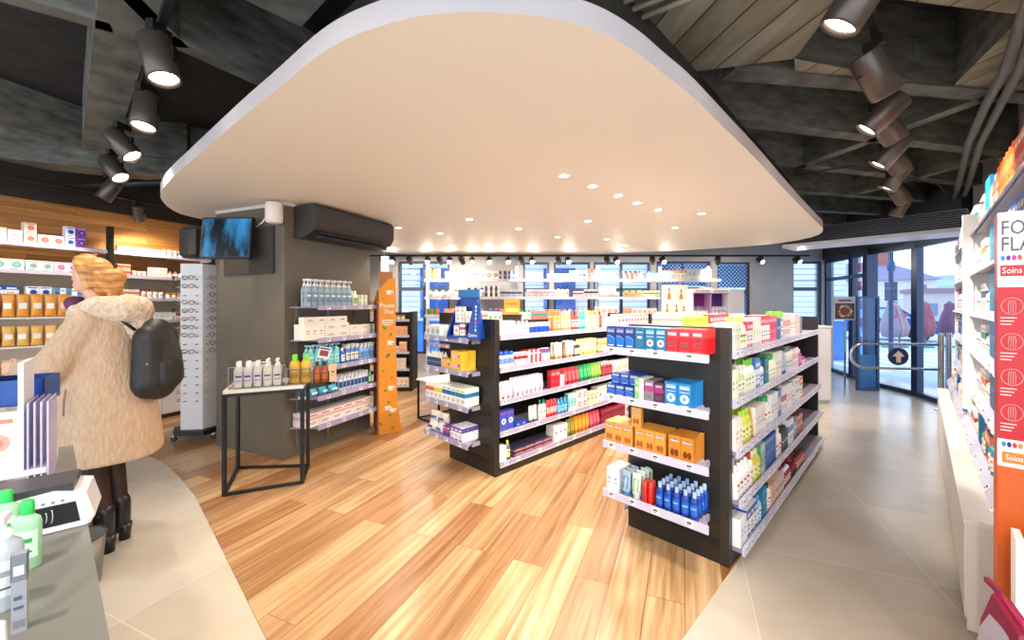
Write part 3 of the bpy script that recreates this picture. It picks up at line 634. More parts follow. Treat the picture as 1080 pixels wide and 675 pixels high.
# pillar wall shelves
RAIL = M('a49cb8', .35); RAILW = M('c9c6dc', .35); SHM = M('8a8494', .5); SHW = M('eceaf0', .4)
TAGM = None
def tagmesh():
    b = B(); b.box(-.021, .021, -.002, 0, 0, .034, M('f6f3f0', .5)); b.front(-.016, .012, .018, .028, -.0025, M('2a2a30')); b.front(-.016, .004, .008, .013, -.0025, INK); return b.mesh('price_tag')
TAGM = tagmesh()
psz = [1.467, 1.145, .862, .582, .30]
pu = thing('pillar_shelving', 'five lilac edged shelves fixed to the taupe pillar', 'shelving', PF.p(0, 0, 0), PF.rot)
for x in (.12, .5, .88):
    B().box(x-.012, x+.012, -.02, 0, .1, 1.5, M('8f8a86', .35, .6)).build('upright', pu)
for k, z in enumerate(psz):
    b = B(); b.prism([(.04, -.02), (.16, -.25), (1.06, -.25), (1.06, -.02)], z-.014, z, SHM); sh = b.build('shelf', pu)
    B().box(.16, 1.07, -.262, -.25, z-.032, z+.016, RAIL).build('price_rail', sh)
    for x in (.28, .48, .72, .86, 1.0): put('price_tag', TAGM, sh, (x, -.264, z-.024))
W_ = .14
def lp(i): return ['top', 'second', 'third', 'fourth', 'bottom'][i] + ' pillar shelf'
fill(PF, psz[0], .08, .2, [('pump', 8, .07, .045, .27, ('9fb7bd', 'white', '7d98a6', 'white'), 'clear blue pump bottle', 2, 1, .01), ('oval', 1, .075, .045, .17, ('ivory', 'white', 'a5bf6e'), 'green leaf lotion bottle', 2, 1), ('csplit', 2, .06, .05, .13, ('ivory', 'a9bf6a', 'white'), 'cream and green carton', 2, 1)], lp(0), 'soap_carton')
s = fill(PF, psz[1], .06, .2, [('cplain', 3, .075, .07, .15, ('ivory', 'b5a58a'), 'upright ivory carton', 2, 1, .004), ('cplain', 2, .16, .09, .075, ('f0e6d8', '8c7b66'), 'long ivory carton', 1, 2, .004), ('cplain', 2, .15, .09, .06, ('efe5da', 'a08e78'), 'flat stacked ivory carton', 1, 2, .006), ('csplit', 1, .07, .06, .12, ('ivory', '9cb779', 'white'), 'leafy green carton', 2, 1)], lp(1), 'ivory_carton', 1.02)
fill(PF, psz[1]+.151, .06, .2, [('cplain', 4, .13, .08, .07, ('f0e5d4', '6f6251'), 'small boxed ivory carton', 1, 1, .0)], 'stacked over ' + lp(1), 'ivory_carton', .6)
fill(PF, psz[2], .10, .21, [('pump', 5, .075, .05, .23, ('6fcad0', 'a5dfe0', '9adde0', 'grey'), 'turquoise pump bottle', 2, 1, .01), ('bottle', 1, .055, .05, .17, ('3d74c2', 'white', 'white', 'blue'), 'blue soap bottle', 2, 1), ('sprayer', 3, .06, .04, .2, ('4c7fc8', 'white', 'ece0bf', 'navy'), 'blue and cream sprayer', 2, 1), ('sprayer', 4, .055, .04, .19, ('8fb6dc', 'white', '5b9ed0'), 'pale blue sprayer', 2, 1)], lp(2), end=1.05)
fill(PF, psz[3], .05, .19, [('tube', 1, .06, .045, .16, ('1d86b8', 'white', 'teal'), 'teal blue tube', 2, 1), ('pouch', 3, .12, .07, .08, ('3aa9c9', 'white'), 'turquoise wipe packet', 1, 1), ('sprayer', 8, .05, .04, .16, ('d6e2ee', 'white', '2c4f8c'), 'white and navy sprayer', 3, 1), ('oval', 3, .05, .035, .13, ('4fb93d', '8fd657', 'ffffff'), 'green lotion bottle', 2, 1)], lp(3), end=1.03)
fill(PF, psz[4], .08, .2, [('cband', 6, .148, .09, .13, ('f0e4dc', 'd9b8b0', 'crimson'), 'wide white carton with red line', 2, 1, .003)], lp(4), 'tissue_carton', 1.04)
# orange cardboard display
og = thing('cardboard_display', 'tall orange tea display stand with leaves and cup drawings beside pillar', 'display stand', (-1.50, 4.66, 0), math.radians(24))
ORG = M('dc8a14', .55); OSD = M('8a4a1c', .6)
b = B(); fr_ = [(-.02, 0), (.24, 0), (.185, .35), (.165, 1.2), (.165, 1.79), (.10, 1.79), (-.02, 1.66)]
n = len(fr_)
b.add([(x, 0, z) for x, z in fr_], [tuple(range(n))], ORG); b.add([(x, .02, z) for x, z in fr_], [tuple(range(n-1, -1, -1))], ORG)
b.add([(x, 0, z) for x, z in fr_] + [(x, .02, z) for x, z in fr_], [(i, n+i, n+(i+1) % n, (i+1) % n) for i in range(n)], ORG); b.build('front_panel', og)
B().box(-.04, -.02, 0, .42, 0, 1.5, OSD).build('side_panel', og)
b = B(); b.prism([(-.03, .02), (-.03, .42), (.15, .42), (.15, .02)], .0, .06, OSD); b.build('base', og)
b = B(); b.add([(-.04, .02, 1.64), (-.04, .42, 1.50), (-.04, .42, 1.47), (-.04, .02, 1.5), (.10, .02, 1.78), (.10, .42, 1.56)], [(0,1,2,3), (0,4,5,1)], CARD); b.add([(.0, .2, 1.6), (.16, .2, 1.6), (.16, .2, 1.88), (.0, .2, 1.88)], [(0,1,2,3), (3,2,1,0)], CARD); b.build('cardboard_flap', og)
lettering('Pause', .072, M('f7efe0'), og, (.07, -.003, 1.475), name='lettering'); lettering('Thé', .072, M('f7efe0'), og, (.085, -.003, 1.40))
def leaf(b, x, z, s_, a, m): 
    T = Matrix.Translation((x, 0, z)) @ Matrix.Rotation(a, 4, 'Y'); b.add([(-s_, -.003, 0), (-s_*.3, -.003, -s_*.42), (s_*.5, -.003, -s_*.3), (s_, -.003, 0), (s_*.5, -.003, s_*.3), (-s_*.3, -.003, s_*.42)], [(0,1,2,3,4,5)], m, False, T)
b = B()
for k, (x, z, s_, a) in enumerate(((.02, 1.55, .014, 1), (.04, 1.22, .035, .8), (.11, 1.14, .025, 2.2), (.03, .99, .016, 2.2), (.08, .90, .04, 2.4), (.03, .72, .022, .8), (.12, .64, .018, 2.3), (.09, .36, .028, .9), (.05, .5, .022, .5), (.10, .21, .028, 2.5), (.0, .12, .025, .7), (.13, .06, .03, 2.3))): leaf(b, x, z, s_, a, M('3c8a35' if k % 2 else '2c6f34'))
b.build('printed_leaf', og)
b = B()
for x, z in ((.09, 1.63), (.10, 1.05), (.11, .53), (.07, .30), (.13, .27)):
    b.add([(x-.03, -.003, z+.02), (x-.022, -.003, z-.02), (x+.018, -.003, z-.02), (x+.026, -.003, z+.02)], [(0,1,2,3)], M('f0e2cc')); b.disc(x+.036, z+.003, .012, -.003, M('f0e2cc')); b.front(x-.03, x+.04, z-.03, z-.024, -.003, M('f0e2cc'))
b.front(.01, .14, 1.30, 1.31, -.003, M('f0e2cc')); b.front(.01, .14, 1.275, 1.285, -.003, M('f0e2cc')); b.front(.03, .12, 1.25, 1.26, -.003, M('f0e2cc')); b.build('printed_cup', og)
# hanging little red sign beyond pillar
rs = thing('hanging_sign', 'narrow red and white sign strip beside pillar top', 'sign', (-1.67, 5.35, 0)); B().box(-.05, .05, 0, .01, 1.9, 2.12, M('f2ece6')).build('upper_panel', rs); B().box(-.05, .05, -.002, .01, 1.74, 1.9, M('c8202c')).build('red_panel', rs); B().box(-.003, .003, .002, .006, 2.12, 2.47, M('grey')).build('cord', rs)
# ================================================================== wire frame table
tb = thing('side_table', 'small black wire frame table with white top before pillar', 'table', (0, 0, 0))
tp = [at(x, y, .8) for x, y in ((234.5, 417), (321, 411.5), (327, 405), (249, 404))]
tp = [at(235, 416, .795), at(320, 409.5, .795), at(326, 401, .795), at(250, 402, .795)]
cx = [(p.x, p.y) for p in tp]
def rect_frame(b, pts, z, t, mat):
    for p, q in zip(pts, pts[1:]+pts[:1]): bar(b, p, q, z, z+t, t, mat)
ins = []
cxm = sum(p[0] for p in cx)/4; cym = sum(p[1] for p in cx)/4
B().prism(cx, .795, .82, M('e6e0d6', .35)).build('tabletop', tb)
fr2 = [(cxm+(x-cxm)*.97, cym+(y-cym)*.97) for x, y in cx]
b = B(); rect_frame(b, fr2, .77, .025, BLACK); b.build('top_frame', tb); b = B(); rect_frame(b, fr2, 0, .025, BLACK); b.build('bottom_frame', tb)
for x, y in fr2: B().box(x-.0125, x+.0125, y-.0125, y+.0125, .0, .79, BLACK).build('leg', tb)
TF = Fr((tp[0].x, tp[0].y), math.atan2(tp[1].y-tp[0].y, tp[1].x-tp[0].x))
def tray(fr, s0, s1, n0, n1, z, h_, lab):
    o = thing('acrylic_tray', lab, 'tray', fr.p(0, 0, z), fr.rot); b = B()
    b.box(s0, s1, -n1, -n0, 0, .004, ACRYL); b.box(s0, s1, -n1, -n1+.003, 0, h_*.75, ACRYL); b.box(s0, s1, -n0-.003, -n0, 0, h_, ACRYL); b.box(s0, s0+.003, -n1, -n0, 0, h_, ACRYL); b.box(s1-.003, s1, -n1, -n0, 0, h_, ACRYL); b.build('tray_body', o)
    e = B(); 
    for x in (s0, s1): e.box(x-.002, x+.002, -n1, -n1+.004, 0, h_*.75, M('b9b4ac')); 
    e.box(s0, s1, -n1, -n1+.004, h_*.75, h_*.75+.003, M('cfcac2')); e.build('edge', o); return o
tray(TF, .03, .42, -.26, -.03, .82, .23, 'clear acrylic tray of white bottles on the wire table')
tray(TF, .43, .62, -.24, -.05, .82, .18, 'clear acrylic tray of green capped bottles on wire table')
fill(TF, .825, .055, -.06, [('bottle', 3, .062, .05, .205, ('f3efe8', 'white', 'e8e4ee', 'navy'), 'white bottle with navy dot', 2, 1, .004), ('pump', 2, .065, .04, .215, ('f2eee6', 'white', 'ece8e4', 'charcoal'), 'small white pump bottle', 3, 1)], 'acrylic tray on wire table', end=.42)
fill(TF, .825, .445, -.08, [('oval', 2, .08, .055, .235, ('e3b63a', '7fd321', 'c98d28', 'lime'), 'amber bottle with lime cap', 2, 1)], 'smaller tray on wire table', end=.61)
fill(TF, .82, .63, -.07, [('bottle', 2, .055, .05, .18, ('9c4a1e', 'black', 'b4652c', 'brown'), 'amber brown bottle', 1, 1), ('cplain', 1, .055, .05, .15, ('e8b08a', 'brown'), 'peach carton', 1, 1)], 'right end of wire table', 'sample_carton', end=.82)
cs = thing('card_sign', 'small tilted photo card standing over brown bottles on wire table', 'sign', TF.p(.70, -.13, .82), TF.rot + .1)
b = B(); T_ = Matrix.Translation((0, 0, .2)) @ Matrix.Rotation(.25, 4, 'Y'); b.box(-.045, .045, 0, .004, 0, .1, M('e9e2dc'), T_); b.front(-.035, .035, .02, .07, -.001, M('8a2f3a'), T_); b.front(-.04, .04, .078, .092, -.001, M('2b2b2b'), T_); b.build('card', cs); B().box(-.003, .003, .004, .008, 0, .22, BLACK).build('stand_post', cs)
c2 = thing('card_sign', 'white lettered card standing in tray of white bottles', 'sign', TF.p(.23, -.2, .82), TF.rot); b = B().box(-.07, .07, 0, .004, .13, .19, M('f1eee8')); b.front(-.05, .05, .165, .178, -.001, M('777777')); b.front(-.05, .03, .145, .15, -.001, M('999999')); b.build('card', c2); B().box(-.05, .05, .004, .007, 0, .14, ACRYL).build('stand_post', c2)
# ================================================================== gondolas
GM = M('211d19', .42); GM2 = M('29241f', .5)
def gondola(label, X0, Y0, L, Wd, zs, ezs, lowdeep, rail, endy, group=None, ntag=15, left=True):
    o = thing('shelving_unit', label, 'shelving', uv(X0, Y0), PI/4, group)
    B().box(0, L, .0, Wd, 0, .085, GM).build('base', o)
    b = B(); b.box(0, .045, 0, Wd, .085, 1.36, GM); b.box(-.004, 0, .03, Wd-.03, .1, .13, BLACK); b.box(-.004, 0, .03, Wd-.03, .24, .248, BLACK); b.box(-.004, 0, .02, Wd-.02, .52, .526, BLACK); b.box(-.004, 0, .02, Wd-.02, .93, .936, BLACK); b.box(-.006, 0, 0, .05, 0, 1.36, GM2); b.build('end_panel', o)
    B().box(L-.045, L, 0, Wd, .085, 1.36, GM).build('end_panel', o)
    b = B(); b.box(.045, L-.045, Wd/2-.015, Wd/2+.015, .085, 1.33, GM)
    for k in range(5): b.box(.045, L-.045, Wd/2-.0165, Wd/2+.0165, .3+k*.2, .304+k*.2, BLACK)
    b.build('back_panel', o)
    for x in (L/2,): B().box(x-.02, x+.02, Wd/2-.03, Wd/2+.03, .085, 1.33, GM2).build('upright', o)
    for side in ((0, 1) if left else (0,)):
        for k, z in enumerate(zs):
            pr = lowdeep[k]
            if side == 0: y0, y1 = -pr, Wd/2-.017
            else: y0, y1 = Wd/2+.017, Wd+pr
            sh = B().box(.047, L-.047, y0, y1, z-.02, z, SHM if k else SHM).build('shelf', o)
            yr = y0-.012 if side == 0 else y1
            til = .0
            b = B(); b.box(.047, L-.047, yr, yr+.012, z-.034, z+.012, rail); b.box(.047, L-.047, yr-.002 if side == 0 else yr+.012, yr if side == 0 else yr+.014, z-.034, z-.03, SHW); b.build('price_rail', sh)
            if side == 0:
                n = ntag
                for i in range(n):
                    put('price_tag', TAGM, sh, (.09 + (L-.2)*((i+.3*RJ.random())/n)**1.25, yr-.0005, z-.027))
    a, c = endy
    for k, z in enumerate(ezs):
        sh = B().prism([(-.003, a+.1), (-.003, c-.06), (-.17, c), (-.19, c-.02), (-.19, a+.0)][::-1], z-.014, z, M('9d98a8', .3)).build('end_shelf', o)
        b = B(); b.box(-.202, -.19, a, c, z-.034, z+.012, rail); b.build('price_rail', sh)
        b = B(); b.box(-.09, -.003, a+.06, a+.075, z-.05, z-.014, M('a9a5b4', .35)); b.build('bracket', sh)
        for i, q in enumerate((.1, .32, .55, .85)): put('price_tag', TAGM, sh, (-.2025, c-(c-a)*q, z-.027), -PI/2)
    return o
GZ = [1.215, .93, .648, .37, .105]
gondola('black shelving unit standing half on tiles, nearest the right aisle', 2.50, .76, 2.86, .63, GZ, [1.21, .905, .60, .285], [0, 0, .02, .035, .05], RAILW, (.045, .70))
gondola('black shelving unit in the middle of the oak floor', 2.38, 2.58, 2.9, .66, GZ, [1.19, .905, .60, .285], [0, 0, 0, 0, .0], RAIL, (.14, .80), ntag=9)
G2E = Fr(tuple(uv(2.31, 1.455))[:2], -PI/4); G2S = Fr(tuple(uv(2.50, .76))[:2], PI/4)
G1E = Fr(tuple(uv(2.19, 3.375))[:2], -PI/4); G1S = Fr(tuple(uv(2.38, 2.58))[:2], PI/4)
def le(i, g): return ['top', 'second', 'third', 'bottom'][i] + ' end shelf, ' + g
D = 'navy'
NV = ('14357c', '1f6cc4', '5c6aa8'); TLX = ('1a6e94', 'white', '8fb6d6'); TLR = ('17749e', 'b5646a'); RD = ('c4161f', 'd8323a', 'e07a7a')
s = 0.01
fill(G2E, 1.211, .012, -.004, [('cwave', 3, .063, .042, .142, NV, 'navy slim carton', 3, 1, .002), ('cplain', 1, .063, .042, .142, ('1b6c92', 'f0f0f0'), 'teal slim carton with cross', 3, 1, .002), ('cring', 2, .063, .042, .142, TLR, 'teal slim carton with ring', 3, 1, .002), ('ctop', 3, .068, .042, .142, ('c4161f', 'd13a42', 'f0c8c8'), 'red slim carton', 4, 1, .0)], 'top end shelf, right unit', 'slim_carton', .655)
fill(G2E, .906, .012, -.004, [('cwave', 3, .062, .055, .075, ('1b3f94', '2a62c0', '8a9ccf'), 'small navy carton', 3, 1, .004), ('csplit', 1, .058, .042, .135, ('e4ead6', '8fc07a', 'e4ead6'), 'cream and green carton', 3, 1, .003), ('cband', 1, .058, .042, .13, ('8a8088', 'b03a8a', 'c8c0c8'), 'grey pink carton', 3, 1, .002), ('cband', 1, .058, .042, .125, ('5a2440', 'a02a6a', '9a9098'), 'plum carton', 3, 1, .004), ('cring', 2, .075, .042, .14, ('1f7fc0', '6b9cc8'), 'bright blue carton with ring', 4, 1)], 'second end shelf, right unit', 'slim_carton', .655)
fill(G2E, .982, .03, -.03, [('cwave', 3, .062, .055, .07, ('1b3f94', '2a62c0', '8a9ccf'), 'upper small navy carton', 3, 1, .004)], 'second end shelf, right unit', 'slim_carton', .3)
fill(G2E, .601, .0, -.004, [('cnut', 3, .062, .038, .135, ('e2a04a', 'b4601e', 'd98a3a'), 'light orange carton', 4, 1, .018), ('cnut', 3, .062, .038, .135, ('e09a3e', 'a8561c', 'd98a3a'), 'orange carton with two nuts', 4, 1, .018), ('cnut', 2, .07, .038, .14, ('cf852a', '7a2f10', 'c97a26'), 'deep orange carton', 4, 1)], 'third end shelf, right unit', 'almond_carton', .66)
place('cnut', .06, .038, .12, ('e09a4a', 'a8561c', 'd98a3a'), G2E.p(.215, -.03, .737), G2E.rot+.1, 'single orange carton standing on top of the light orange cartons', 'almond_carton')
fill(G2E, .286, .01, -.004, [('cplain', 2, .042, .05, .15, ('eef0f2', '9ab0c8'), 'slim white carton', 3, 1, .012), ('tube', 1, .058, .05, .155, ('a9bfd0', '4a8fc4', '3b86b8'), 'grey blue tube', 3, 1, .008), ('tube', 1, .058, .05, .16, ('dfe6dc', 'dfe6dc', '6fc04a'), 'white green tube', 4, 1, .012), ('spray', 2, .032, .032, .135, ('d8231f', 'e04a3a'), 'small red spray can', 2, 1, .012), ('bottle', 5, .046, .046, .155, ('123f9c', 'a9c4e4', '1f5fc8', 'sky'), 'navy bottle with pale cap', 4, 1)], 'bottom end shelf, right unit', 'slim_carton', .665)
for o, w_, d_, h_, q in FRONT:
    if q == 0 and o.name.startswith(('slim_carton', 'almond_carton')):
        put('brand_lettering', text_mesh('durex', w_*.30, M('e9edf4'), sx=1.0), o, (0, -d_/2-.0024, h_*.8))
# ---- G2 side
A = 'white'; 
fill(G2S, 1.216, .055, .0, [('csplit', 3, .05, .05, .17, ('f1eee2', 'dfe3c6', '9fb06a'), 'tall cream carton', 2, 1), ('bottle', 2, .055, .05, .2, ('f2efe4', 'c6df6a', 'dfe8b8', 'olive'), 'cream bottle with green cap', 2, 1), ('ctop', 2, .06, .05, .17, ('f2ede6', 'e0344a', 'white'), 'white carton with red top', 2, 1), ('cspot', 3, .06, .05, .19, ('f3f1e4', 'c9dd7a', 'e6e9c6'), 'pale green carton', 1, 1), ('ctop', 4, .055, .05, .2, ('f4f1f0', 'd8213a', 'f3b8c0'), 'tall white carton with red top', 2, 1), ('cband', 3, .06, .05, .19, ('e85a72', 'c92a50', 'f2c8d0'), 'pink red carton', 1, 1), ('cplain', 2, .06, .05, .17, ('1d5cb4', 'white'), 'blue carton', 2, 1), ('ctop', 1, .06, .05, .22, ('f0f0e8', '8ccf2a', 'white'), 'white carton with lime top', 2, 1), ('cband', 4, .06, .05, .2, ('f6e2da', 'e8a090', 'white'), 'peach carton', 2, 1), ('cplain', 3, .06, .05, .2, ('f6f0ea', 'c09080'), 'plain ivory tall carton', 2, 1), ('csplit', 3, .06, .05, .19, ('f0e8e8', 'f4c0b0', 'white'), 'white peach carton', 2, 1), ('cplain', 1, .09, .08, .16, ('8d857c', '5a5048'), 'grey brown carton', 1, 1)], 'top side shelf, right unit', 'cosmetic_carton', 2.8)
fill(G2S, .931, .055, .0, [('cplain', 2, .06, .05, .18, ('e9ecd8', 'a8b87a'), 'pale green carton', 2, 1), ('pump', 2, .06, .045, .19, ('c9d39a', 'white', 'e2e8c8', 'olive'), 'soft green pump bottle', 2, 1), ('oval', 3, .065, .045, .21, ('f2f3ea', '7fca2e', 'e4efd0', 'grey'), 'white bottle with lime cap', 2, 1), ('ctop', 2, .05, .05, .2, ('e8ecf2', '2a7ac0', 'white'), 'white carton with blue top', 2, 1), ('bottle', 2, .05, .05, .17, ('eceff4', '2f86c6', 'a8cbe6', 'blue'), 'white bottle with blue cap', 2, 1), ('cside', 2, .05, .05, .18, ('1d7f92', '14606e', 'white'), 'teal carton', 2, 1), ('oval', 3, .06, .045, .19, ('e6f0c8', '3fae4a', 'f2f6e2', 'lime'), 'pale bottle with green cap', 2, 1), ('cplain', 3, .06, .05, .2, ('eee9dc', 'b8a888'), 'beige carton', 2, 1), ('tube', 3, .055, .045, .18, ('dfe8f0', '2f72b8', '3c8ac8'), 'pale tube with blue cap', 2, 1), ('bottle', 3, .06, .05, .21, ('f0f0ea', '7c9a86', 'dfe6dc', 'grey'), 'white bottle with sage cap', 2, 1), ('cband', 4, .055, .05, .18, ('f2dfe0', 'e6a8b4', 'white'), 'pale pink carton', 2, 1), ('bottle', 3, .05, .05, .15, ('b84a98', 'e0d0e0', 'd890c4'), 'magenta bottle', 2, 1), ('jar', 2, .07, .07, .07, ('e8e2e6', 'a8508c'), 'white jar with plum lid', 2, 1)], 'second side shelf, right unit', 'cosmetic_carton', 2.8)
fill(G2S, .649, .055, .02, [('cplain', 2, .06, .05, .18, ('f0eee4', 'c8b890'), 'ivory carton', 2, 1), ('bottle', 3, .06, .055, .2, ('d8d24a', 'a6cf2a', 'e8e29a', 'olive'), 'yellow bottle with lime cap', 2, 1), ('tube', 1, .06, .045, .18, ('e5b23c', 'c8901e', 'f2d890'), 'amber tube', 2, 1), ('cplain', 4, .055, .05, .18, ('f4efe6', 'd8c8a8'), 'warm white carton', 2, 1), ('oval', 2, .07, .05, .2, ('e9f0ea', '22a34a', 'f6f6f0', 'red'), 'white bottle with green cap', 2, 1), ('cplain', 3, .06, .05, .2, ('eceff0', 'a0b0b8'), 'cool white carton', 2, 1), ('cside', 2, .05, .05, .2, ('2f6fae', 'f0f0f0', 'white'), 'blue white carton', 2, 1), ('cband', 3, .05, .05, .19, ('f2eeee', 'c63a72', 'white'), 'white carton with magenta band', 2, 1), ('cplain', 3, .06, .05, .2, ('efece6', 'b8b0a8'), 'off white carton', 2, 1), ('bottle', 2, .06, .06, .19, ('d8dedb', '6f8f84', 'e8ece8', 'grey'), 'grey bottle with sage cap', 2, 1), ('cspot', 3, .055, .05, .2, ('f3efec', '6a7a90', 'e0702a'), 'white carton with dark spot', 2, 1), ('ctop', 2, .06, .05, .2, ('eeeae6', 'e0601c', 'white'), 'white carton with orange top', 2, 1)], 'third side shelf, right unit', 'cosmetic_carton', 2.8)
fill(G2S, .371, .055, .03, [('oval', 4, .06, .05, .19, ('f2f0ea', 'f2f0ea', 'e4e2da', 'red'), 'plain white bottle', 2, 1), ('oval', 1, .055, .045, .2, ('f2f0ea', 'c8262e', 'e8e4de', 'red'), 'white bottle with red cap', 2, 1), ('bottle', 2, .07, .06, .19, ('d2c44a', 'e0dca8', 'e6df9a', 'olive'), 'golden oil bottle', 2, 1), ('cside', 2, .05, .05, .2, ('c9d8c0', '5a9a7a', 'teal'), 'sage carton', 2, 1), ('cspot', 5, .055, .05, .21, ('1a5cae', '3a86d6', '8ab8e8'), 'bright blue carton', 2, 1), ('oval', 2, .09, .06, .2, ('f2efec', 'f2efec', 'e8e4e0', 'c01f4a'), 'large white bottle with pink mark', 2, 1), ('bottle', 3, .06, .055, .17, ('3e444a', '23262a', '59616a', 'silver'), 'charcoal bottle', 2, 1), ('cband', 3, .055, .05, .2, ('e8ecf0', '5a7aa8', 'white'), 'white carton with slate band', 2, 1), ('cside', 2, .055, .05, .19, ('3a5f96', 'c8d4e4', 'white'), 'slate blue carton', 2, 1), ('cspot', 4, .055, .05, .17, ('b03a3a', 'e6c0b0', 'f0d8c8'), 'brick red carton', 2, 1)], 'fourth side shelf, right unit', 'cosmetic_carton', 2.8)
fill(G2S, .106, .055, .045, [('cplain', 2, .055, .05, .16, ('eef0f2', 'a8b8cc'), 'white carton', 2, 1), ('ctop', 3, .07, .06, .17, ('f2f3f6', '2a4fae', 'white'), 'white carton with royal blue top', 2, 1), ('bottle', 2, .05, .05, .16, ('a9c9e2', '5a9ad0', 'd8e8f4'), 'pale blue bottle', 2, 1), ('cside', 2, .05, .05, .18, ('1f93b8', '167a9c', 'white'), 'turquoise carton', 2, 1), ('bottle', 2, .05, .05, .17, ('efeae2', '2a2a2c', 'f6f2ea'), 'ivory bottle with black cap', 2, 1), ('cplain', 2, .055, .05, .14, ('e9b8a0', 'a85a40'), 'salmon carton', 2, 1), ('cspot', 4, .06, .05, .13, ('e8d2c0', '7a4a3a', 'b8907a'), 'beige carton with brown dots', 2, 1, .02), ('bottle', 4, .05, .05, .12, ('8c1f34', 'f0e8e8', 'e8c8cc'), 'dark red bottle', 2, 1), ('jar', 3, .07, .07, .07, ('3a2a2a', '8a2a4a'), 'dark jar', 2, 1), ('bottle', 6, .045, .045, .12, ('a2402a', '2a1a16', 'e0a890'), 'rust bottle with dark cap', 2, 1)], 'bottom side shelf, right unit', 'cosmetic_carton', 2.8)
# lime packs and counter items on top of right unit back side
fill(G2S, 1.216, .35, -.36, [('cspot', 5, .07, .05, .19, ('c6ee5a', '6fb82a', 'a8dc3a'), 'lime green carton', 1, 1, .03), ('ctop', 6, .07, .05, .2, ('f2e8e8', 'd8213a', 'white'), 'white and red carton', 1, 1, .02), ('cband', 6, .07, .05, .19, ('f4e6dc', 'e0503a', 'white'), 'cream carton with coral band', 1, 1, .02)], 'rear top shelf, right unit', 'sun_care_carton', 2.7)
# ---- G1 end
fill(G1E, 1.191, .0, -.004, [('cspot', 3, .075, .05, .10, ('dfe9e4', '3aa8a0', 'f0b8a0'), 'white carton with teal spot', 2, 1)], 'top end shelf, middle unit', 'remedy_carton', .24)
qd = thing('earplug_display', 'blue tapered counter display with coloured dots on middle unit', 'display', G1E.p(.55, -.06, 1.191), G1E.rot + .42); qd.scale = (.78, .78, .9)
QB = M('123f96', .4)
b = B(); b.add([(-.2, -.08, 0), (.2, -.08, 0), (.2, .1, 0), (-.2, .1, 0), (-.2, -.08, .03), (.2, -.08, .03), (.2, .1, .03), (-.2, .1, .03)], [(0,3,2,1), (4,5,6,7), (0,1,5,4), (1,2,6,5), (2,3,7,6), (3,0,4,7)], QB); b.build('base', qd)
b = B(); b.add([(-.17, .09, .03), (.17, .09, .03), (.12, .1, .40), (-.12, .1, .40), (-.17, .1, .03), (.17, .1, .03), (.12, .11, .40), (-.12, .11, .40)], [(0,1,2,3), (7,6,5,4), (0,3,7,4), (1,5,6,2), (3,2,6,7)], QB); b.build('back_panel', qd)
for nm, xa, xb in (('left', -.2, -.13), ('right', .2, .11)):
    b = B(); t = .006; pts = [(xa, -.08, .0), (xa, .1, .0), (xb, .1, .38), (xb, .06, .38), (xa, -.08, .04)]
    b.add(pts + [(x+t, y, z) for x, y, z in pts], [(0,1,2,3,4), (9,8,7,6,5), (0,5,6,1), (1,6,7,2), (2,7,8,3), (3,8,9,4), (4,9,5,0)], QB); b.build('side_panel', qd)
b = B()
fp = [(.05, -.084, 0), (.2, -.084, 0), (.2, -.06, .34), (.16, -.06, .36), (.125, -.06, .34)]
b.add(fp, [(0,1,2,3,4)], QB); b.add([(x, y+.006, z) for x, y, z in fp], [(4,3,2,1,0)], QB); b.build('front_panel', qd)
b = B()
for k, c in enumerate(('d8e0a8', 'a8c4e8', '9cd0c0', 'b8b8c8', 'e040a0', '5a9ae0', '8ae0a0')): b.disc(.163, .31-k*.037, .012, -.092+(.31-k*.037)*.065, M(c), rz=.015)
b.build('coloured_dot', qd)
lettering('Quies', .045, M('f4f4f8'), qd, (.127, -.09, .04), name='brand_lettering')
B().box(-.13, .13, -.05, .088, .148, .155, QB).build('tier', qd); B().box(-.13, .13, .06, .1, .40, .48, M('1a6a9c')).build('header', qd)
fill(Fr((qd.location.x, qd.location.y), qd.rotation_euler.z), 1.219, -.10, .04, [('cspot', 1, .05, .03, .09, ('e0dcd8', 'b0a8a0', 'grey'), 'grey earplug carton', 1, 1), ('cband', 1, .05, .03, .1, ('efe6dc', 'c84a3a', 'white'), 'cream earplug carton', 1, 1)], 'inside blue counter display', 'earplug_carton')
fill(Fr((qd.location.x, qd.location.y), qd.rotation_euler.z), 1.3312, -.095, .02, [('cspot', 2, .045, .03, .07, ('e6e0d2', 'c8b89a', 'grey'), 'small cream carton', 1, 2), ('cplain', 1, .045, .03, .1, ('efe2c8', 'd8b890'), 'ivory earplug carton', 1, 1)], 'upper tier of blue display', 'earplug_carton')
fill(G1E, .906, .0, -.004, [('dropper', 5, .046, .046, .14, ('2c3a4c', 'e8e4e0', '41536a', 'sky'), 'dark bottle with white cone cap', 2, 1, .004)], 'second end shelf, middle unit')
fill(G1E, .906, .24, -.012, [('cside', 1, .15, .08, .085, ('f2c53a', 'f2a8a8', '9a6ab0'), 'yellow and pink carton', 1, 1, .0), ('cside', 1, .15, .08, .085, ('f2c53a', 'f4b0b0', '8a5aa8'), 'yellow carton with pink print', 2, 2)], 'second end shelf, middle unit', 'dressing_carton', .9)
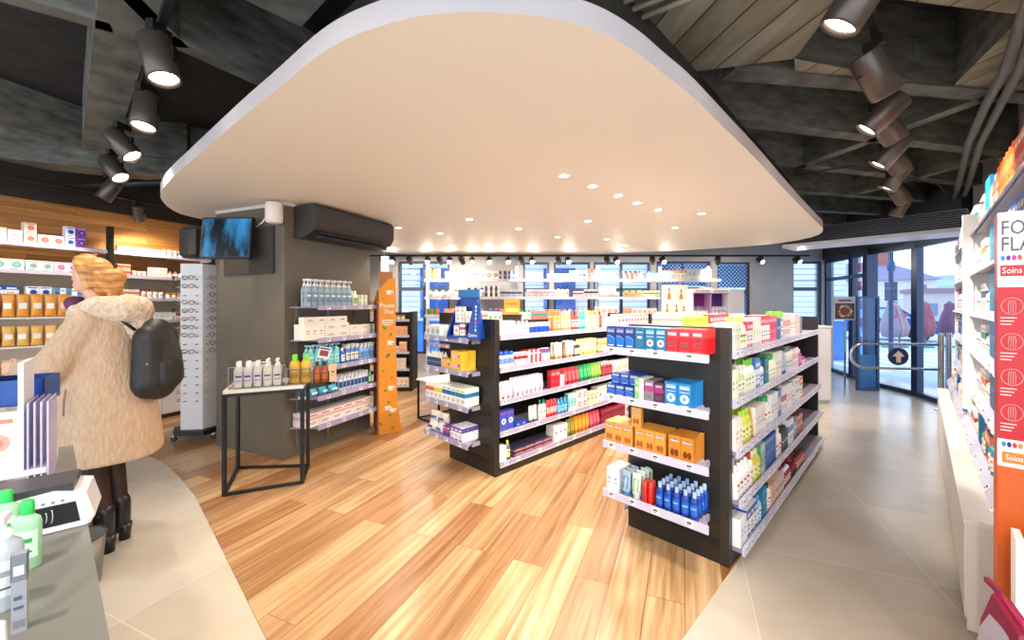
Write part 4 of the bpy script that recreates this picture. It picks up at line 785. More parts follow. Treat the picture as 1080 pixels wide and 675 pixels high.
fill(G1E, .601, .0, -.004, [('cband', 2, .065, .05, .15, ('f2e8e4', 'e0583a', 'white'), 'white carton with red band', 3, 1, .0), ('cband', 2, .065, .05, .15, ('f4efdc', 'e8cc3a', 'white'), 'white carton with yellow band', 3, 1, .0), ('cband', 2, .065, .05, .155, ('f2f2ea', '1a5aa8', 'sky'), 'white carton with navy band', 3, 1, .0), ('cband', 3, .065, .05, .155, ('eff0de', '1c74b4', 'lime'), 'pale lime carton with blue band', 3, 1, .0), ('cband', 1, .065, .05, .155, ('f2efe4', '2a6ab8', 'white'), 'ivory carton with blue band', 3, 1)], 'third end shelf, middle unit', 'medicine_carton', .66)
fill(G1E, .286, .01, -.004, [('pouch', 2, .13, .09, .1, ('efe9e4', '2a6aa8'), 'white diaper packet', 1, 1), ('cband', 2, .05, .06, .1, ('6a3a9c', 'c84a8c', 'white'), 'purple carton', 2, 1), ('ctop', 3, .055, .06, .12, ('efecf0', '5a4a9c', 'white'), 'white carton with violet top', 3, 1)], 'bottom end shelf, middle unit', 'medicine_carton', .64)
fill(G1E, .387, .04, -.01, [('pouch', 2, .13, .09, .09, ('e8dcc8', '3a6a9a'), 'beige diaper packet', 1, 1)], 'upper layer of bottom end shelf', None)
# ---- G1 side
fill(G1S, 1.216, .055, .0, [('cside', 3, .055, .05, .13, ('f0efe6', 'c9c4b4', '9ab07a'), 'white carton with dark edge', 1, 1), ('bottle', 4, .05, .05, .12, ('f2f2f6', 'f2f2f6', 'd8dcec', 'navy'), 'white tub bottle', 1, 1), ('jar', 5, .055, .055, .10, ('1f4fb8', 'e8eaf4'), 'blue jar with white lid', 1, 1, .05), ('oval', 2, .06, .045, .2, ('f08a4a', 'e8703a', 'f4b48a', 'brown'), 'orange bottle', 2, 1), ('bottle', 3, .05, .05, .2, ('f2a06a', 'f4c8a8', 'f0d0b0', 'coral'), 'peach bottle', 1, 1), ('oval', 2, .06, .045, .2, ('d8232c', 'e0484e', 'f2b0b0', 'red'), 'red bottle', 1, 1), ('oval', 2, .06, .045, .2, ('1f9a92', '3ab8ae', '8ad8d0'), 'teal bottle', 1, 1), ('oval', 4, .06, .045, .2, ('eed98a', 'e8c85a', 'f8ecc0', 'lime'), 'pale yellow bottle', 1, 1), ('bottle', 1, .05, .05, .19, ('8a3a20', '6b2a14', 'b8623a'), 'brown bottle', 2, 1, .02), ('cband', 4, .07, .05, .12, ('f0eee6', 'c0bcb0', 'grey'), 'off white carton', 1, 1, .02), ('cspot', 9, .075, .05, .15, ('f4eae2', 'd83a3a', 'd83a3a'), 'white carton with red print', 2, 1), ('cspot', 8, .075, .05, .14, ('f2ddd0', 'd05a4a', 'e0a090'), 'peach carton with red print', 2, 1)], 'top side shelf, middle unit', 'body_care_carton', 2.82)
fill(G1S, .931, .055, .0, [('spray', 3, .06, .06, .14, ('e4ecf6', '1f4fc0', '6a8fd0'), 'white can with blue cap', 2, 1, .02), ('cband', 2, .07, .05, .12, ('f0e6e6', 'c8141e', 'red'), 'white carton with red band', 1, 1), ('csplit', 3, .06, .05, .13, ('c81c24', 'f2eeee', 'white'), 'red and white carton', 2, 1), ('ctop', 2, .06, .05, .13, ('efeff4', '3a5fc0', 'red'), 'white carton with blue lid print', 1, 1, .09), ('tube', 2, .06, .045, .17, ('efe4c8', 'c8a05a', 'f6efdc'), 'cream tube', 2, 1), ('bottle', 1, .045, .045, .17, ('8a5a34', '5a3420', 'c8945a'), 'brown bottle', 2, 1), ('tube', 2, .06, .045, .18, ('f4e6d4', 'd89a5a', 'f0d0a8'), 'ivory tube with tan cap', 2, 1), ('bottle', 2, .05, .05, .16, ('2f2420', 'efe6d8', 'efe0c0'), 'dark bottle with cream cap', 2, 1), ('tube', 5, .06, .045, .18, ('f2e88a', 'e8d85a', 'f8f2c0'), 'yellow tube', 2, 1, .02), ('bottle', 5, .06, .055, .16, ('c8862e', 'efe0b8', 'f0dcae', 'brown'), 'amber bottle', 2, 1, .02), ('cspot', 7, .07, .05, .16, ('f2eee8', 'c83a3a', 'white'), 'white carton with red spot', 2, 1), ('cplain', 9, .07, .05, .15, ('efe0d0', 'c89a7a'), 'beige carton', 2, 1)], 'second side shelf, middle unit', 'body_care_carton', 2.82)
fill(G1S, .649, .055, .0, [('tube', 3, .055, .045, .15, ('f2ece6', 'e8d0c8', 'e0908a'), 'white tube with coral print', 2, 1), ('tube', 7, .055, .045, .17, ('d8cce6', 'e8e0f0', 'efe8f4'), 'lilac tube', 2, 1, .10), ('ctop', 2, .07, .05, .18, ('c01c2c', 'd83a44', 'f0a0a0'), 'red carton', 1, 1), ('cplain', 1, .06, .05, .12, ('f4f2ee', '5a6a8a'), 'small white carton', 1, 1), ('tube', 4, .065, .05, .17, ('dc3a4a', 'c82a3c', 'f08a90'), 'red tube', 2, 1), ('tube', 3, .065, .05, .17, ('1fa457', '18934a', '7ad8a0'), 'green tube', 2, 1), ('tube', 3, .065, .05, .17, ('7cc838', '6ab82c', 'b8e88a'), 'lime tube', 2, 1), ('bottle', 4, .055, .05, .17, ('8c1a2c', 'efe4e0', 'b8404c'), 'burgundy bottle with white cap', 2, 1), ('bottle', 3, .05, .05, .16, ('f4ece8', 'efe0dc', 'e0c0b8'), 'white bottle', 2, 1), ('cspot', 4, .065, .05, .15, ('f2d8c8', 'c8504a', 'white'), 'peach carton', 2, 1), ('ctop', 3, .065, .05, .16, ('f2e8e4', 'd8282c', 'white'), 'white carton with red top', 2, 1), ('cspot', 12, .07, .05, .16, ('eef2ea', '3aa068', 'green'), 'white carton with green spot', 2, 1)], 'third side shelf, middle unit', 'body_care_carton', 2.82)
fill(G1S, .371, .055, .0, [('cspot', 2, .085, .06, .18, ('3a4aa8', 'e8ecf8', '8a4a9c'), 'violet blue carton', 1, 1, .02), ('cplain', 2, .07, .07, .05, ('1a3fa0', 'white'), 'low blue carton', 1, 1, .05), ('tube', 2, .055, .045, .16, ('dfe4e0', '1f7a80', '9ab8b8'), 'grey tube with teal cap', 1, 1, .02), ('bottle', 2, .05, .05, .19, ('f0ece4', '1f8a6a', 'dfe8e0', 'green'), 'white bottle with green cap', 1, 1), ('spray', 3, .05, .05, .17, ('d0202c', 'e0484c', 'f0b0b4'), 'red can', 1, 1), ('bottle', 3, .05, .05, .16, ('1f86c8', '5ab0e0', '8ad0f0'), 'blue bottle', 1, 1), ('cside', 3, .045, .05, .18, ('c8e6e0', '4ab0a8', 'teal'), 'aqua carton', 1, 1, .01), ('cspot', 2, .09, .06, .095, ('f2ece8', 'c82a44', 'white'), 'wide white carton with crimson square', 1, 2), ('csplit', 3, .07, .05, .15, ('efe6cc', 'd8c89a', 'brown'), 'cream carton', 1, 1), ('cspot', 6, .065, .05, .17, ('f0eee4', '2a2a26', '8ab82e'), 'white carton with black print', 2, 1, .03), ('cspot', 12, .07, .05, .17, ('eef2ee', '3aa068', 'green'), 'white carton with green pattern', 2, 1)], 'fourth side shelf, middle unit', 'body_care_carton', 2.82)
fill(G1S, .106, .055, -.0, [('cplain', 1, .08, .06, .14, ('efeeea', 'b8b8b0'), 'white carton', 1, 1), ('bottle', 1, .05, .05, .17, ('3a5a8a', 'efd23a', 'efe08a'), 'blue bottle with yellow cap', 1, 1, .04), ('cband', 4, .13, .12, .035, ('3a3450', 'd87a7a', 'e8b0a0'), 'flat dark pink carton', 1, 2, .03), ('cplain', 3, .07, .05, .16, ('f2efe8', '2a3f7a'), 'tall white carton', 2, 1), ('tube', 2, .06, .05, .18, ('8a8a2a', '5a9a2a', 'c8c85a'), 'olive tube', 1, 1), ('tube', 4, .065, .05, .18, ('f09a1e', 'e8861a', 'f8c86a'), 'orange tube', 2, 1), ('tube', 3, .065, .05, .18, ('e04a6a', 'c83a5a', 'f08aa0'), 'pink tube', 2, 1), ('cband', 8, .065, .05, .17, ('8c1030', '6a0c24', 'c83a5a'), 'burgundy carton', 2, 1), ('cspot', 9, .105, .07, .15, ('f2e6da', '1f6ac0', 'c83a3a'), 'cream carton with blue swirl', 2, 1)], 'bottom side shelf, middle unit', 'body_care_carton', 2.82)
# ================================================================== random but repeatable shelf filling
def rnd_row(fr, z, s0, s1, n, loc, seed, kinds, cols, accents, hs, cname, dep=.05, dens=1.0, wr=(.05, .075)):
    r = random.Random(seed); s = s0; items = []; used = set(); prev = None; tot = 0
    KN = dict(c='carton', bottle='bottle', oval='bottle', tube='tube', jar='jar', spray='can', pump='pump bottle', dropper='dropper', pouch='packet')
    while s < s1 - .05:
        k = r.choice(kinds); c = r.choice(cols); a = r.choice(accents)
        if a == c: continue
        isc = k[0] == 'c'
        nm = KN['c' if isc else k]; dsc = dict(cband='band', ctop='top', cspot='spot', csplit='side', cplain='print', cring='ring', cside='print').get(k, {'jar': 'lid'}.get(k, 'cap'))
        look = f"{c} {nm} with {a} {dsc}"
        if (look, prev) in used or look == prev: continue
        used.add((look, prev)); w_ = r.uniform(*wr); h_ = r.uniform(*hs); cnt = r.choice([2, 3, 3, 4, 5])
        if k == 'jar': h_ = min(h_, .08)
        st = 2 if isc and h_*2 < hs[1]*1.15 and r.random() < .5 else 1
        c2 = r.choice(['white', 'grey', 'cream'])
        cols_ = (c, a, c2) if isc else (c, a, 'white' if c != 'white' else 'ivory', a)
        g = r.choice([.003, .006, .02]) + (r.random() < (1-dens))*.08
        items.append((k, cnt, w_, dep if isc else min(dep, w_), h_, cols_, look, 1, st, g)); s += cnt*(w_+.003)+g; prev = short(look)
    return fill(fr, z, s0, n, items, loc, cname, s1)
ALLK = ['cband', 'ctop', 'cspot', 'csplit', 'cplain', 'cband', 'ctop', 'bottle', 'tube']
# ================================================================== left wall shelving
PM = M('26231f', .45)
WSH = M('e9dfd2', .45)
lu = thing('wall_shelving', 'long shelving with black uprights on the oak clad left wall', 'shelving', LWf.p(0, 0, 0), GRID)
LZ = [2.13, 1.845, 1.56, 1.28, 1.0]
for x in (-2.9, -1.72, -.63, .52, 1.5): B().box(x-.025, x+.025, -.36, -.3, .891, 2.42 if x > -2 else 2.4, PM).build('upright', lu)
for k, z in enumerate(LZ):
    for x0, x1 in ((-2.87, -1.75), (-1.69, -.66), (-.60, .49), (.55, 1.47)):
        sh = B().box(x0, x1, -.34, -.004, z-.02, z, WSH).build('shelf', lu); B().box(x0, x1, -.352, -.34, z-.032, z+.006, M('cfc4d6', .4)).build('price_rail', sh)
b = B(); b.box(-2.87, 1.47, -.02, -.002, .7, 1.86, M('b7a88f', .6)); b.build('back_panel', lu)
b = B()
cab = thing('base_cabinet', 'white drawer cabinets standing under the left wall shelves', 'cabinet', LWf.p(0, 0, 0), GRID)
B().box(-2.87, 1.47, -.44, -.004, .06, .86, M('efe8de', .4)).build('body', cab); B().box(-2.87, 1.47, -.40, -.02, 0, .06, DARKM).build('plinth', cab); B().box(-2.87, 1.47, -.46, -.004, .86, .89, M('a8662c', .4)).build('worktop', cab)
for k in range(8):
    for j in range(3): dwr = B().box(-2.86+k*.54, -2.33+k*.54, -.455, -.441, .08+j*.26, .325+j*.26, M('f3ede4', .35)).build('drawer', cab); B().box(-2.66+k*.54, -2.53+k*.54, -.463, -.456, .28+j*.26, .29+j*.26, M('9a958c', .3, .6)).build('handle', dwr)
cw = ['white', 'ivory', 'cream', 'white', 'mint', 'beige']; ca = ['teal', 'pink', 'coral', 'blue', 'purple', 'orange', 'green', 'red', 'peach', 'aqua']
LN = ['top', 'second', 'third', 'fourth', 'fifth']
fill(LWf, LZ[0], -2.8, .33, [('csplit', 2, .10, .07, .13, ('f2efe4', '7a8a3a', 'ivory'), 'cream olive carton', 1, 1), ('csplit', 3, .10, .07, .13, ('f2efe4', '8a9a4a', 'ivory'), 'white carton with olive side', 1, 1), ('cplain', 2, .09, .07, .13, ('f2f0e6', 'e09080'), 'ivory wide carton', 1, 1)], 'top oak wall shelf, near end', 'medicine_carton', -1.76)
fill(LWf, LZ[0], -1.66, .33, [('csplit', 2, .11, .07, .14, ('f2efe4', 'b8c08a', 'ivory'), 'ivory and sage carton', 1, 1), ('cplain', 1, .10, .07, .13, ('f4f0ea', 'e6a08a'), 'plain white carton', 1, 1), ('cspot', 1, .09, .07, .11, ('f4e6dc', 'e8704a', 'coral'), 'white carton with orange lozenge', 1, 2), ('cspot', 2, .10, .07, .11, ('f4eae4', 'e0605a', 'coral'), 'white carton with coral lozenge', 1, 1), ('cspot', 1, .08, .07, .115, ('e8ecf6', '1f50b8', 'blue'), 'white carton with round blue print', 1, 2), ('cspot', 1, .08, .07, .115, ('8a4ab0', '5a1f8a', 'lilac'), 'purple carton with round print', 1, 2)], 'top oak wall shelf, near post', 'medicine_carton', -.66)
rnd_row(LWf, LZ[0], -.56, .47, .33, 'top oak wall shelf middle', 3, ['cband', 'ctop', 'cplain', 'jar', 'cspot'], ['white', 'ivory', 'white', 'lilac'], ['pink', 'lilac', 'grey', 'magenta', 'beige'], (.05, .10), 'medicine_carton', wr=(.05, .09))
rnd_row(LWf, LZ[0], .57, 1.45, .33, 'top oak wall shelf far', 4, ['cband', 'ctop', 'cplain'], ['white', 'sky', 'ivory'], ['blue', 'grey', 'lilac'], (.09, .16), 'medicine_carton', wr=(.06, .09))
fill(LWf, LZ[1], -1.66, .33, [('cspot', 1, .10, .07, .09, ('e6f2ee', '1fa08a', 'teal'), 'white carton with teal oval', 1, 2), ('cspot', 2, .115, .07, .11, ('f0f2ee', '3ac0b8', 'peach'), 'wide white carton with aqua oval', 1, 1, .01), ('cspot', 2, .10, .07, .11, ('f0f2ec', '4ac8b8', 'coral'), 'white carton with mint oval', 1, 1), ('cspot', 3, .095, .07, .11, ('f4e2e6', 'e8509a', 'pink'), 'white carton with pink oval', 1, 1)], 'second oak wall shelf, before post', 'medicine_carton', -.66)
fill(LWf, LZ[2], -1.66, .33, [('ctop', 3, .10, .07, .12, ('e8eef6', '1f4f9c', 'white'), 'white carton with navy top', 1, 1, .05), ('cspot', 2, .09, .07, .12, ('e8ecf4', '2a5ab0', 'navy'), 'white carton with blue dot', 1, 1, .02), ('csplit', 3, .09, .07, .11, ('e8f0f6', '5a8ac0', 'green'), 'pale blue carton', 1, 1)], 'third oak wall shelf, before post', 'medicine_carton', -.66)
fill(LWf, LZ[3], -1.66, .33, [('cspot', 5, .09, .07, .10, ('e2f0d8', '3aa84a', 'green'), 'white carton with green print', 1, 2)], 'fourth oak wall shelf, before post', 'medicine_carton', -.66)
for k in (1, 2, 3, 4):
    rnd_row(LWf, LZ[k], -2.8, -1.76, .33, LN[k] + ' oak wall shelf near', 20+k, ['cband', 'ctop', 'cspot'], cw, ca, (.09, .15), 'medicine_carton', wr=(.07, .11))
    rnd_row(LWf, LZ[k], -.56, .47, .33, LN[k] + ' oak wall shelf middle', 30+k, ['cband', 'jar', 'bottle', 'cplain', 'dropper'], ['white', 'ivory', 'cream', 'peach'], ['red', 'coral', 'orange', 'amber', 'grey', 'beige'], (.06, .12), 'medicine_carton', wr=(.045, .07))
    rnd_row(LWf, LZ[k], .57, 1.45, .33, LN[k] + ' oak wall shelf far', 40+k, ['cband', 'ctop', 'cspot', 'bottle'], ['white', 'ivory', 'beige'], ['red', 'blue', 'grey', 'crimson'], (.08, .14), 'medicine_carton', wr=(.05, .08))
# snack pouches on a light rack in front of the wall
rk = thing('pouch_rack', 'pale rack hung with orange snack pouches behind the counter', 'rack', (-3.27, 2.70, 0), math.radians(48))
RK = M('e9dcc8', .5)
b = B(); b.box(-.26, .26, .10, .12, .0, 1.56, RK); b.build('back_panel', rk)
for z in (1.0, 1.22, 1.41): B().box(-.26, .26, -.1, .1, z-.012, z, RK).build('shelf', rk); 
B().box(-.28, -.26, -.1, .12, 0, 1.56, M('e0c4a4', .5)).build('side_panel', rk)
RKf = Fr((-3.27, 2.70), math.radians(48))
fill(RKf, 1.413, -.245, .09, [('pouch', 8, .056, .035, .15, ('f2a23a', 'fbf2e0'), 'orange snack pouch', 2, 1, .01)], 'upper tier of pale rack', None, .27)
fill(RKf, 1.223, -.245, .09, [('pouch', 8, .056, .035, .13, ('f0b85a', 'fbf0d8'), 'golden snack pouch', 2, 1, .01)], 'middle tier of pale rack', None, .27)
fill(RKf, 1.003, -.245, .09, [('pouch', 8, .056, .035, .13, ('ecc078', 'fbf4e2'), 'pale golden snack pouch', 1, 1, .01)], 'lower tier of pale rack', None, .27)
# ================================================================== spectacles stand
ep = (-3.50, 4.58); er = math.radians(8)
es = thing('eyewear_stand', 'white hexagonal eyewear column on black castor base beside pillar', 'display stand', (ep[0], ep[1], 0), er)
hexa = [(.19*math.cos(math.radians(a)), .19*math.sin(math.radians(a))) for a in (-125, -55, 5, 55, 125, 185)]
WM = M('f1ece6', .4)
B().prism(hexa, .13, 1.93, WM).build('column', es)
b = B(); b.prism([(x*1.35, y*1.35) for x, y in hexa], .075, .13, BLACK); b.build('base', es)
for x, y in ((-.19, -.13), (.19, -.1), (-.16, .17), (.16, .17)): B().lathe([(.028, -.012), (.028, .012)], M('2a2a2a'), 14, T=Matrix.Translation((x, y, .03)) @ Matrix.Rotation(PI/2, 4, 'X')).build('castor', es); B().box(x-.01, x+.01, y-.014, y+.014, .05, .076, M('silver', .3, .8)).build('castor_bracket', es)
def glasses_mesh(col):
    b = B(); m = M(col, .3)
    for sx in (-1, 1):
        pts = [(sx*.034 + .026*math.cos(a*PI/7), -.0, .021*math.sin(a*PI/7)) for a in range(15)]; b.tube(pts, .0034, m, 5)
        b.tube([(sx*.06, 0, .012), (sx*.063, .02, .010), (sx*.055, .035, .004)], .003, m, 5)
    b.tube([(-.009, 0, .004), (0, -.001, .009), (.009, 0, .004)], .003, m, 5); return b.mesh('spectacles')
GMS = [glasses_mesh(c) for c in ('3a3230', '6a5a52', '8a4a3a')]
def face_frame(i):
    p, q = Vector((*hexa[i], 0)), Vector((*hexa[(i+1) % 6], 0)); m_ = (p+q)/2; a = math.atan2(q.y-p.y, q.x-p.x); return m_, a
PEG = B().lathe([(.007, 0), (.007, .035)], M('a8a29c', .3), 6).mesh('peg'); RG = random.Random(2); gn = 0
HT = ['top', 'second', 'third', 'fourth', 'fifth', 'sixth', 'seventh', 'eighth', 'ninth', 'tenth', 'eleventh']
for fi, nm, rows, L_ in ((5, 'left', [0, 1, 3, 4, 5, 6], 0), (0, 'front', [0, 1, 3, 4, 5, 6, 7, 9], 0), (1, 'right', [0, 1, 2, 3, 4, 5, 6, 7, 8, 9], 0)):
    m_, a = face_frame(fi); n_ = Vector((math.sin(a), -math.cos(a), 0))
    for k in range(16):
        for sx in (-.06, .06):
            T = Matrix.Translation(m_ + Vector((math.cos(a)*sx, math.sin(a)*sx, 1.76-k*.088))) @ Matrix.Rotation(a, 4, 'Z') @ Matrix.Rotation(PI/2, 4, 'X')
            q_ = put('peg', PEG, es); q_.matrix_local = T
    for k in rows:
        p = Vector(ep + (0,)) + Matrix.Rotation(er, 3, 'Z') @ (m_ + n_*(.05 + 0*k)); p.z = 1.775-k*.088
        g = put('spectacles', GMS[(k+fi) % 3], None, p + Matrix.Rotation(er, 3, 'Z') @ (n_*.012), (RG.uniform(-.1, .1), RG.uniform(-.12, .12), er+a+RG.uniform(-.1, .1)))
        tag(g, f"thin rimmed spectacles, {HT[k]} peg row on the {nm} face of the white eyewear column", 'glasses')
# ================================================================== back shelves
BF = Fr((-1.80, 8.95), 0)
for k, (z, x1) in enumerate(((1.985, 6.1), (1.62, 6.0), (1.25, 6.0), (.9, 6.0))):
    o = thing('wall_shelf', ['top', 'second', 'third', 'lowest'][k] + ' long white shelf across the back windows', 'shelf', BF.p(0, 0, z), 0)
    B().box(0, x1, -.55, -.2, -.025, 0, WSH if False else M('f2f2f6', .4)).build('board', o); B().box(0, x1, -.562, -.55, -.035, .02, M('dfe0ee', .4)).build('price_rail', o)
    for x in (.3, 2.0, 3.6, 5.4): B().box(x-.01, x+.01, -.5, -.2, -.06, -.026, M('d8d8de')).build('bracket', o)
bu = thing('shelf_frame', 'white upright posts carrying the back window shelves', 'frame', (0, 0, 0))
for x in (-1.82, .10, 1.86, 3.2, 4.24): B().box(x-.03, x+.03, 8.79, 8.85, 0, 2.3, M('ececf2', .4)).build('upright', bu)
cb = ['white', 'ivory', 'white', 'cream', 'silver', 'white']
rows = [(1.987, 'top back window shelf', 61, ['red', 'blue', 'teal', 'brown', 'amber', 'crimson', 'peach'], (.12, .24)), (1.622, 'second back window shelf', 62, ['grey', 'red', 'navy', 'green', 'black', 'pink'], (.13, .24)), (1.252, 'third back window shelf', 63, ['orange', 'teal', 'green', 'coral', 'grey'], (.12, .2))]
for z, loc, sd, ac_, hs in rows:
    rnd_row(BF, z, .04, 2.0, .54, loc + ' left', sd, ['cband', 'ctop', 'cspot', 'csplit', 'bottle'], cb + ['teal', 'amber', 'blue'], ac_, hs, 'parcel_carton', wr=(.08, .13), dens=.8)
    rnd_row(BF, z, 2.1, 4.0, .54, loc + ' middle', sd+10, ['cband', 'ctop', 'cspot', 'bottle', 'tube', 'pump'], cb, ac_, hs, 'parcel_carton', wr=(.08, .12), dens=.85)
    rnd_row(BF, z, 4.1, 5.98, .54, loc + ' right', sd+20, ['cband', 'ctop', 'cspot', 'cplain', 'bottle', 'jar'], cb + ['peach'], ac_, hs, 'parcel_carton', wr=(.08, .13), dens=.85)
rnd_row(BF, .902, .04, 2.0, .54, 'lowest back window shelf left', 64, ['cband', 'ctop', 'cspot'], cb, ['blue', 'teal', 'red'], (.12, .2), 'parcel_carton', wr=(.09, .13))
# small dark side unit beyond the orange display
ou = thing('shelving_unit', 'small black shelving unit with pale cartons behind the orange display', 'shelving', (-2.75, 7.3, 0))
b = B(); b.box(1.0, 1.05, -.35, .05, 0, 1.36, GM); b.build('side_panel', ou); B().box(0, 1.0, .03, .05, 0, 1.34, GM).build('back_panel', ou); B().box(0, 1.0, -.35, .03, 0, .08, GM).build('base', ou)
OF = Fr((-2.75, 7.3), 0)
for k, z in enumerate((1.22, .95, .67, .38, .1)):
    sh = B().box(0, 1.0, -.35, .03, z-.02, z, SHM).build('shelf', ou); B().box(0, 1, -.362, -.35, z-.03, z+.01, RAILW).build('price_rail', sh)
    rnd_row(OF, z, .3, .98, .34, LN[k] + ' shelf of small rear unit', 80+k, ['cband', 'cplain', 'cspot', 'jar', 'bottle'], ['white', 'ivory', 'peach', 'cream'], ['amber', 'coral', 'brown', 'pink'], (.09, .18), 'snack_carton', wr=(.06, .09))
# low table beyond the middle unit
lt = thing('side_table', 'black wire frame table half hidden behind the middle unit', 'table', (-.86, 5.35, 0), PI/4)
b = B(); b.box(-.3, .3, -.25, .25, .5, .52, M('ece6dd', .4)); b.build('tabletop', lt)
for x in (-.28, .28):
    for y in (-.23, .23): B().box(x-.011, x+.011, y-.011, y+.011, 0, .5, BLACK).build('leg', lt)
b = B(); rect_frame(b, [(-.28, -.23), (.28, -.23), (.28, .23), (-.28, .23)], 0, .022, BLACK); b.build('bottom_frame', lt)
# promo boards and rear unit tops
g3 = gondola('black shelving unit farthest back, only its top showing', 3.6, 4.5, 2.6, .66, GZ, [1.19, .905], [0, 0, 0, 0, 0], RAIL, (.1, .7), ntag=4, left=False)
G3S = Fr(tuple(uv(3.6, 4.5))[:2], PI/4)
rnd_row(G3S, 1.216, .06, 2.5, .0, 'top of rear unit', 91, ['cband', 'cspot', 'ctop', 'bottle'], ['white', 'ivory', 'peach', 'coral'], ['red', 'orange', 'green', 'teal'], (.14, .2), 'lozenge_carton', wr=(.07, .1))
for k in (1, 2): rnd_row(G3S, GZ[k], .06, 2.5, .0, LN[k] + ' shelf of rear unit', 92+k, ['cband', 'cspot', 'ctop', 'tube'], ['white', 'peach', 'cream'], ['red', 'blue', 'teal'], (.12, .18), 'lozenge_carton', wr=(.07, .1))
def board(name, lab, px, py0, py1, d, w_, mat, extra=None, th=.03, rot=0):
    x = (px-540)/F*d; z0 = H-(py1-HZ)*d/F; z1 = H+(HZ-py0)*d/F
    o = thing(name, lab, 'display', (x, d, z0), rot); B().box(-w_/2, w_/2, 0, th, 0, z1-z0, mat).build('panel', o)
    return o, z1-z0
ct = thing('display_counter', 'white display counter standing behind the right shelving unit', 'counter', (2.62, 6.3, 0))
B().box(-.55, .9, -.3, .3, .08, 1.27, M('efece8', .4)).build('body', ct); B().box(-.53, .88, -.28, .28, 0, .08, DARKM).build('plinth', ct); B().box(-.57, .92, -.32, .32, 1.27, 1.3, M('f4f1ee', .35)).build('worktop', ct)
CF = Fr((2.62, 6.3), 0)
o = thing('perfume_panel', 'white panel picturing four amber perfume bottles on rear counter', 'display', (2.46, 6.15, 1.3)); b = B().box(-.19, .19, 0, .03, 0, .48, M('f4ede4', .5)); b.build('panel', o)
b = B()
for x, z, h_ in ((-.09, .26, .17), (.09, .26, .15), (-.12, .04, .15), (.02, .04, .14), (.13, .04, .12)):
    b.add([(x-.03, -.002, z), (x+.03, -.002, z), (x+.022, -.002, z+h_*.45), (x+.008, -.002, z+h_*.6), (x+.008, -.002, z+h_), (x-.008, -.002, z+h_), (x-.008, -.002, z+h_*.6), (x-.022, -.002, z+h_*.45)], [tuple(range(8))], M('b98a52')); b.front(x-.009, x+.009, z+h_*.75, z+h_, -.003, M('7a2f28'))
b.build('printed_bottle', o)
o = thing('fragrance_display', 'white box display with magenta and purple backs on rear counter', 'display', (2.98, 6.2, 1.3)); b = B(); b.box(-.27, .27, .1, .12, 0, .42, M('f2eef2', .5)); b.build('back_panel', o)
B().box(-.28, -.265, -.1, .12, 0, .359, M('f4f1f4')).build('side_panel', o); B().box(.265, .28, -.1, .12, 0, .359, M('f4f1f4')).build('side_panel', o); B().box(-.006, .006, -.1, .09, 0, .355, M('c9a0c9')).build('divider', o)
b = B(); b.box(-.28, .28, -.12, .12, .36, .42, M('f6f2f4')); b.front(-.24, -.03, .375, .395, -.122, M('a09aa8')); b.front(.03, .24, .375, .395, -.122, M('a09aa8')); b.build('header', o)
B().box(-.262, -.01, .094, .1, 0, .35, M('7d0f7a', .5)).build('magenta_backing', o); B().box(.01, .262, .094, .1, 0, .35, M('521a86', .5)).build('purple_backing', o)
DF_ = Fr((2.98, 6.2), 0)
fill(DF_, 1.301, -.26, .09, [('dropper', 4, .055, .055, .16, ('c9c0d0', '8a7a94', 'lilac'), 'frosted perfume bottle', 2, 1, .02)], 'left bay of purple display')
fill(DF_, 1.301, .02, .09, [('dropper', 4, .055, .055, .16, ('b8a8c8', 'e0d8e8', 'white'), 'frosted perfume bottle with white top', 2, 1, .02)], 'right bay of purple display', end=.27)
fill(CF, 1.301, -.5, .3, [('cplain', 3, .11, .06, .07, ('f2e8dc', 'd0b8a0'), 'low ivory gift carton', 1, 1, .01), ('cplain', 4, .1, .06, .08, ('f4f0ee', 'c8c0c0'), 'low white gift carton', 1, 1, .02)], 'rear white counter front edge', 'gift_carton', .85)
o = thing('tall_white_panel', 'tall plain white panel right of the purple display', 'panel', (3.72, 6.9, 0)); B().box(-.21, .21, 0, .05, .05, 1.72, M('f2f4fa', .4)).build('panel', o); B().box(-.24, .24, -.08, .13, 0, .05, M('c8cad2', .4)).build('foot', o)  # plain white panel on a foot, one even colour
for k, (x, y, z, c, lab) in enumerate(((-.75, 7.95, 1.27, 'f2c21c', 'yellow square hanging sign at far left before the back windows'),)):
    o = thing('hanging_sign', lab, 'sign', (-2.63+.0, 7.9, 1.3)); B().box(-.13, .13, 0, .01, 0, .25, M('f2c21c', .5)).build('panel', o); B().box(-.003, .003, .003, .006, .25, 1.17, M('grey')).build('cord', o)
o = thing('carton_display', 'orange yellow counter box display behind the blue earplug stand', 'display', (-.06, 6.6, 1.25-.02)); 
o.location = (-.0, 5.2, 1.36); B().box(-.10, .10, 0, .06, 0, .19, M('f0a028', .5)).build('panel', o); b = B(); b.front(-.08, .08, .03, .08, -.002, M('f8d880')); b.front(-.08, .08, .12, .15, -.002, M('e07a1a')); b.build('printed_band', o)
o2 = thing('pedestal', 'slim grey pedestal under the orange counter box display', 'pedestal', (0, 5.23, 0)); B().box(-.12, .12, -.06, .06, .04, 1.34, GM2).build('column', o2); B().box(-.15, .15, -.1, .1, 0, .04, GM).build('foot', o2); B().box(-.13, .13, -.07, .07, 1.34, 1.36, GM).build('cap', o2)
